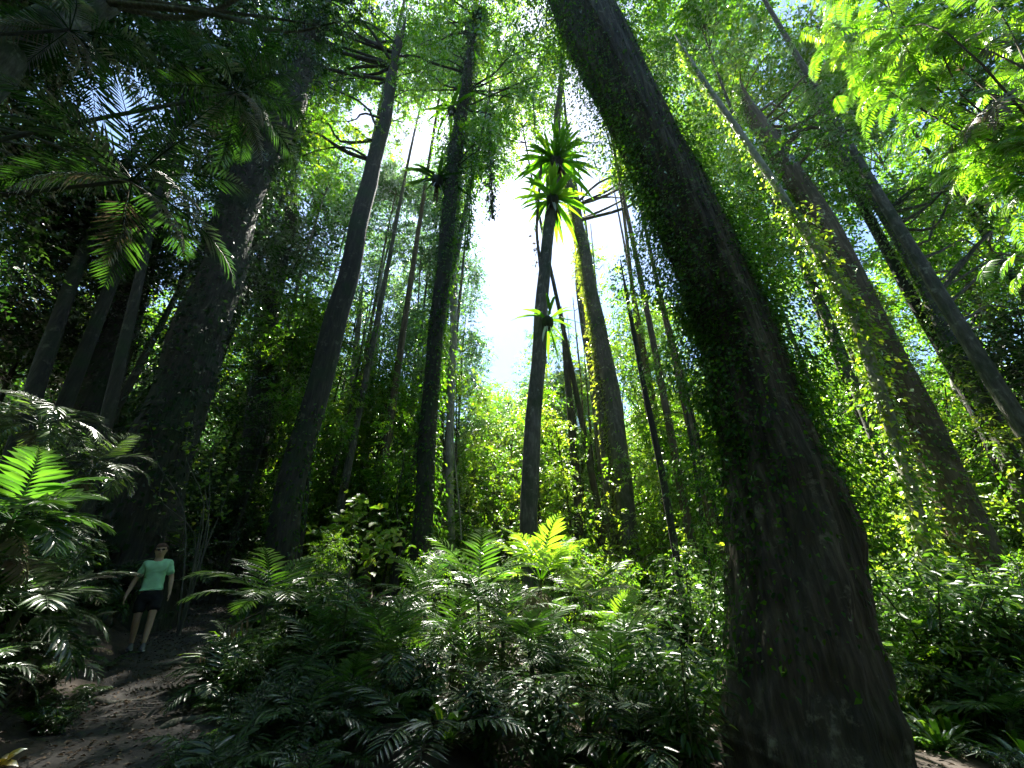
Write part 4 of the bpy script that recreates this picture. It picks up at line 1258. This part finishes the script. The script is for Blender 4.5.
# ------------------------------------------------------------------ fallen leaves
rng = np.random.default_rng(66)
for i in range(16):
    y = rng.uniform(3.8, 11)
    x = path_x(y) + rng.uniform(1.3, 7)
    mb = MB()
    p = np.array([x, y, gz(x, y) + .05])
    frond(mb, p, rng.uniform(0, 6.28), .12, rng.uniform(.7, 1.3), 18, .26, .12, .13, rng, .4, .1, .7, 'hex', .15, .3)
    tag(mb.build("fallen_frond", M['dead'], None, p), "brown dead palm frond fallen on the forest floor", "palm frond", "fallen palm fronds")
rng = np.random.default_rng(5)
n = 6500
y = rng.uniform(2.5, 16, n)
x = path_x(y) + rng.normal(0, 1.1, n)
n2 = 4200
y2 = 4 + 12 * rng.uniform(0, 1, n2)**1.3
x = np.concatenate([x, rng.uniform(-1.1, 1.3, n2) * y2])
y = np.concatenate([y, y2])
mb = MB()
az = rng.uniform(0, 6.28, len(x))
d = np.stack([np.cos(az), np.sin(az), rng.normal(0, .12, len(x))], 1)
leaves(mb, np.stack([x, y, ht(x, y) + .035 + rng.uniform(0, .015, len(x))], 1), d, np.array([0, 0, 1.]) + rng.normal(0, .25, (len(x), 3)), rng.uniform(.02, .085, len(x)), rng.uniform(.012, .034, len(x)), rng.uniform(0, 1, len(x)), 'kite')
tag(mb.build("fallen_leaves", M['litter']), "dry brown fallen leaves scattered over the path and forest floor", "leaf litter", kind='stuff')

rng = np.random.default_rng(9)
for (y, a, b, lab) in [(6.1, -.8, .3, "thin root crossing the left half of the path"), (7.3, -.2, .9, "root running in from the right edge of the path near the hiker"), (5.3, .1, 1.0, "short thick root at the right edge of the path")]:
    pt = []
    for q in np.linspace(a, b, 9):
        yy = y + .25 * math.sin(q * 3 + y) + rng.normal(0, .03)
        pt.append([path_x(yy) + q, yy, gz(path_x(yy) + q, yy) + .03 + .012 * math.sin(q * 5)])
    pt[0][2] -= .08
    pt[-1][2] -= .08
    mb = MB()
    tube(mb, smooth_poly(pt, 30), np.linspace(.045, .02, 30), 8, .15, rng)
    tag(mb.build("tree_root", M['bark_grey'], None, pt[4], smooth=True), lab, "root")

# ------------------------------------------------------------------ the damp air
HAZE = 0.0002
if HAZE:
    m, N, L_ = nodes("haze_air")
    out = N.new("ShaderNodeOutputMaterial")
    pv = N.new("ShaderNodeVolumePrincipled")
    pv.inputs["Color"].default_value = (.86, .93, 1.0, 1)
    pv.inputs["Density"].default_value = HAZE
    pv.inputs["Anisotropy"].default_value = .7
    L_.new(pv.outputs[0], out.inputs["Volume"])
    mb = MB()
    hx, y0, y1, z0, z1 = 306.0, -300.0, 312.0, -1.4, 62.0
    v = np.array([[x, y, z] for z in (z0, z1) for y in (y0, y1) for x in (-hx, hx)])
    mb.add(v, [[0, 2, 3, 1], [4, 5, 7, 6], [0, 1, 5, 4], [2, 6, 7, 3], [0, 4, 6, 2], [1, 3, 7, 5]])
    tag(mb.build("haze", m), "thin bluish haze in the damp air of the forest", "haze", kind='stuff')

# ------------------------------------------------------------------ the hiker
def skin_obj(name, verts, edges, radii, mat, parent, sub=2, folds=0):
    me = bpy.data.meshes.new(name)
    me.from_pydata([tuple(v) for v in verts], edges, [])
    o = bpy.data.objects.new(name, me)
    COL.objects.link(o)
    o.modifiers.new("skin", 'SKIN').use_smooth_shade = True
    if not me.skin_vertices:
        me.skin_vertices.new()
    for i, r in enumerate(radii):
        sv = me.skin_vertices[0].data[i]
        sv.radius = (r, r) if np.isscalar(r) else r
        sv.use_root = (i == 0)
    s = o.modifiers.new("smooth", 'SUBSURF')
    s.levels = s.render_levels = sub + (1 if folds else 0)
    if folds:
        tx = bpy.data.textures.new("cloth_folds", 'CLOUDS')
        tx.noise_scale, tx.noise_depth = .11, 2
        dm = o.modifiers.new("folds", 'DISPLACE')
        dm.texture, dm.strength, dm.mid_level = tx, folds, .5
    me.materials.append(mat)
    o.parent = parent
    return o
HX, HY = -6.62, 8.42
hz = gz(HX, HY) + .03
hiker = thing("person", (HX, HY, hz), "hiker in a mint green t-shirt and black shorts walking towards us on the path", "person")
hiker.rotation_euler = (0, math.radians(-6), math.radians(36))
V, E, RR = [], [], []
def chain(start, pts):
    prev = start
    for p, r in pts:
        V.append(p); RR.append(r)
        i = len(V) - 1
        if prev is not None: E.append((prev, i))
        prev = i
    return prev
# local axes: -Y is the way he faces, +X his left
pel = chain(None, [((0, 0, .93), (.15, .11))])
ch = chain(pel, [((0, 0, 1.08), (.135, .10)), ((0, .01, 1.24), (.15, .105)), ((0, .015, 1.39), (.125, .09))])
nk = chain(ch, [((0, .01, 1.475), (.066, .066)), ((0, -.005, 1.535), (.060, .066))])
hd = chain(nk, [((0, -.015, 1.575), (.085, .098)), ((0, -.01, 1.645), (.096, .115)), ((0, 0, 1.71), (.082, .10)), ((0, 0, 1.745), (.04, .05))])
def hand(i, wpos, side, swing):
    w_ = np.array(wpos)
    dn = unit(np.array([side * .12, swing, -1]))
    pm = chain(i, [(tuple(w_ + dn * .05), (.034, .024))])
    for k, (off, ln) in enumerate([(-.030, .068), (-.010, .078), (.010, .073), (.030, .058)]):
        s0 = w_ + dn * .085 + np.array([0, off, 0])
        chain(pm, [(tuple(s0), .0105), (tuple(s0 + dn * ln * .55 + np.array([-side * .006, -.004, 0])), .009), (tuple(s0 + dn * ln + np.array([-side * .02, -.01, 0])), .007)])
    t0 = w_ + dn * .045 + np.array([-side * .005, -.038, 0])
    chain(pm, [(tuple(t0), .0125), (tuple(t0 + dn * .035 + np.array([-side * .008, -.022, 0])), .010), (tuple(t0 + dn * .06 + np.array([-side * .012, -.022, 0])), .008)])
for s, el_, wr_, sw in ((1, (.255, .03, 1.13), (.275, -.07, .90), -.3), (-1, (-.275, .05, 1.14), (-.335, -.02, .91), .05)):
    e = chain(ch, [((s * .16, .015, 1.40), .05), (tuple(np.array([s * .21, .02, 1.31])), .048), (el_, .042)])
    e = chain(e, [(tuple((np.array(el_) * .6 + np.array(wr_) * .4)), .040), (wr_, .028)])
    hand(e, wr_, s, sw)
feet = {}
for s, kn, an in ((1, (.10, -.10, .50), (.085, -.20, .10)), (-1, (-.105, .0, .49), (-.10, .12, .11))):
    h_ = chain(pel, [((s * .09, 0, .84), .092), ((s * .10, kn[1] * .5, .68), .078), (kn, .056)])
    h_ = chain(h_, [(tuple(np.array(kn) * .65 + np.array(an) * .35 + np.array([0, .018, 0])), .056), (tuple(np.array(kn) * .25 + np.array(an) * .75), .040), (an, .034)])
    feet[s] = an
skin_obj("body", V, E, RR, M['skin'], hiker)
# nose and ears as small raised parts of the face, glasses, hair
fb = MB()
def ball(mb, c, r, n=12, m=8, cut=None):
    th, ph = np.meshgrid(np.linspace(0, 2 * np.pi, n, endpoint=False), np.linspace(0, np.pi, m))
    v = np.stack([np.sin(ph) * np.cos(th) * r[0], np.sin(ph) * np.sin(th) * r[1], np.cos(ph) * r[2]], -1) + np.array(c)
    i = np.arange(m - 1)[:, None] * n
    j = np.arange(n)[None]
    mb.add(v.reshape(-1, 3), np.stack([i + j, i + n + j, i + n + (j + 1) % n, i + (j + 1) % n], -1).reshape(-1, 4))
ball(fb, (0, -.108, 1.625), (.014, .02, .024)); fb.build("nose", M['skin'], hiker, smooth=True)
for s in (1, -1):
    fb = MB(); ball(fb, (s * .083, .0, 1.635), (.012, .022, .032)); fb.build("ear", M['skin'], hiker, smooth=True)
hb = MB()
th, ph = np.meshgrid(np.linspace(0, 2 * np.pi, 28, endpoint=False), np.linspace(0, 1, 10))
lim = np.where(np.sin(th) < -.2, 1.3, 2.05)                     # hair low at the back, high at the brow
q = ph * lim
jit = 1 + .04 * np.sin(th * 9 + q * 7)
hv = np.stack([np.sin(q) * np.cos(th) * .102 * jit, np.sin(q) * np.sin(th) * .122 * jit + .008, np.cos(q) * .115 * jit + 1.66], -1)
i = np.arange(9)[:, None] * 28
j = np.arange(28)[None]
hb.add(hv.reshape(-1, 3), np.stack([i + j, i + 28 + j, i + 28 + (j + 1) % 28, i + (j + 1) % 28], -1).reshape(-1, 4))
hb.build("hair", M['hair'], hiker, smooth=True)
gb = MB()
for s in (1, -1):
    ball(gb, (s * .034, -.104, 1.648), (.027, .008, .019))
    tube(gb, [(s * .06, -.1, 1.652), (s * .085, -.05, 1.652), (s * .088, .0, 1.65)], .004, 5)
tube(gb, [(-.01, -.112, 1.65), (.01, -.112, 1.65)], .004, 5)
gb.build("sunglasses", M['lens'], hiker, smooth=True)
mbm = MB(); ball(mbm, (0, -.096, 1.578), (.022, .006, .006)); mbm.build("mouth", plain_mat("lips", (.36, .16, .13)), hiker, smooth=True)
# t-shirt and shorts over the body
V, E, RR = [], [], []
c0 = chain(None, [((0, .0, 1.10), (.165, .125))])
chain(c0, [((0, 0, .97), (.172, .13)), ((0, 0, .93), (.172, .13))])
c1 = chain(c0, [((0, .01, 1.25), (.182, .130)), ((0, .015, 1.395), (.165, .115)), ])
chain(c1, [((0, .012, 1.485), (.10, .09))])
for s in (1, -1):
    chain(c1, [((s * .165, .015, 1.405), .08), ((s * (.212 if s > 0 else .222), .02, 1.27), .068), ((s * (.232 if s > 0 else .252), .024, 1.19), .068)])
skin_obj("t_shirt", V, E, RR, M['shirt'], hiker, folds=.05)
V, E, RR = [], [], []
c0 = chain(None, [((0, 0, .90), (.17, .135))])
chain(c0, [((0, 0, 1.0), (.16, .128))])
for s in (1, -1):
    ky = -.10 if s > 0 else .0
    chain(c0, [((s * .092, ky * .2, .80), .115), ((s * .10, ky * .5, .68), .105), ((s * .104, ky * .72, .585), .10)])
skin_obj("shorts", V, E, RR, M['shorts'], hiker, folds=.04)
for s in (1, -1):
    ax, ay, az_ = feet[s]
    for nm, zz, hh, mt, gr in (("shoe", .03, .085, 'shoe', 0), ):
        sh = MB()
        yy = np.array([.075, .06, 0, -.06, -.12, -.17, -.195])
        wd_ = np.array([.02, .038, .040, .044, .046, .036, .012])
        hh_ = np.array([.05, .11, .12, .085, .06, .045, .02])
        k = 12
        a = np.linspace(0, 2 * np.pi, k, endpoint=False)
        rows = [np.stack([ax + np.cos(a) * w_, np.full(k, ay + y_), np.where(np.sin(a) > 0, np.sin(a) * h_ + .02, np.sin(a) * .02 + .02)], -1) for y_, w_, h_ in zip(yy, wd_, hh_)]
        v = np.stack(rows) + np.array([0, 0, 0 if s > 0 else .012])
        i = np.arange(6)[:, None] * k
        j = np.arange(k)[None]
        sh.add(v.reshape(-1, 3), np.stack([i + j, i + (j + 1) % k, i + k + (j + 1) % k, i + k + j], -1).reshape(-1, 4))
        so_ = sh.build("shoe", M['shoe'], hiker, smooth=True)
        sl_ = MB()
        v2 = np.stack([np.stack([ax + np.cos(a) * (w_ + .004), np.full(k, ay + y_), .006 + .012 * (np.sin(a) > 0)], -1) for y_, w_ in zip(yy * 1.02, wd_)]) + np.array([0, 0, 0 if s > 0 else .012])
        sl_.add(v2.reshape(-1, 3), np.stack([i + j, i + (j + 1) % k, i + k + (j + 1) % k, i + k + j], -1).reshape(-1, 4))
        sl_.build("sole", M['sole'], so_)
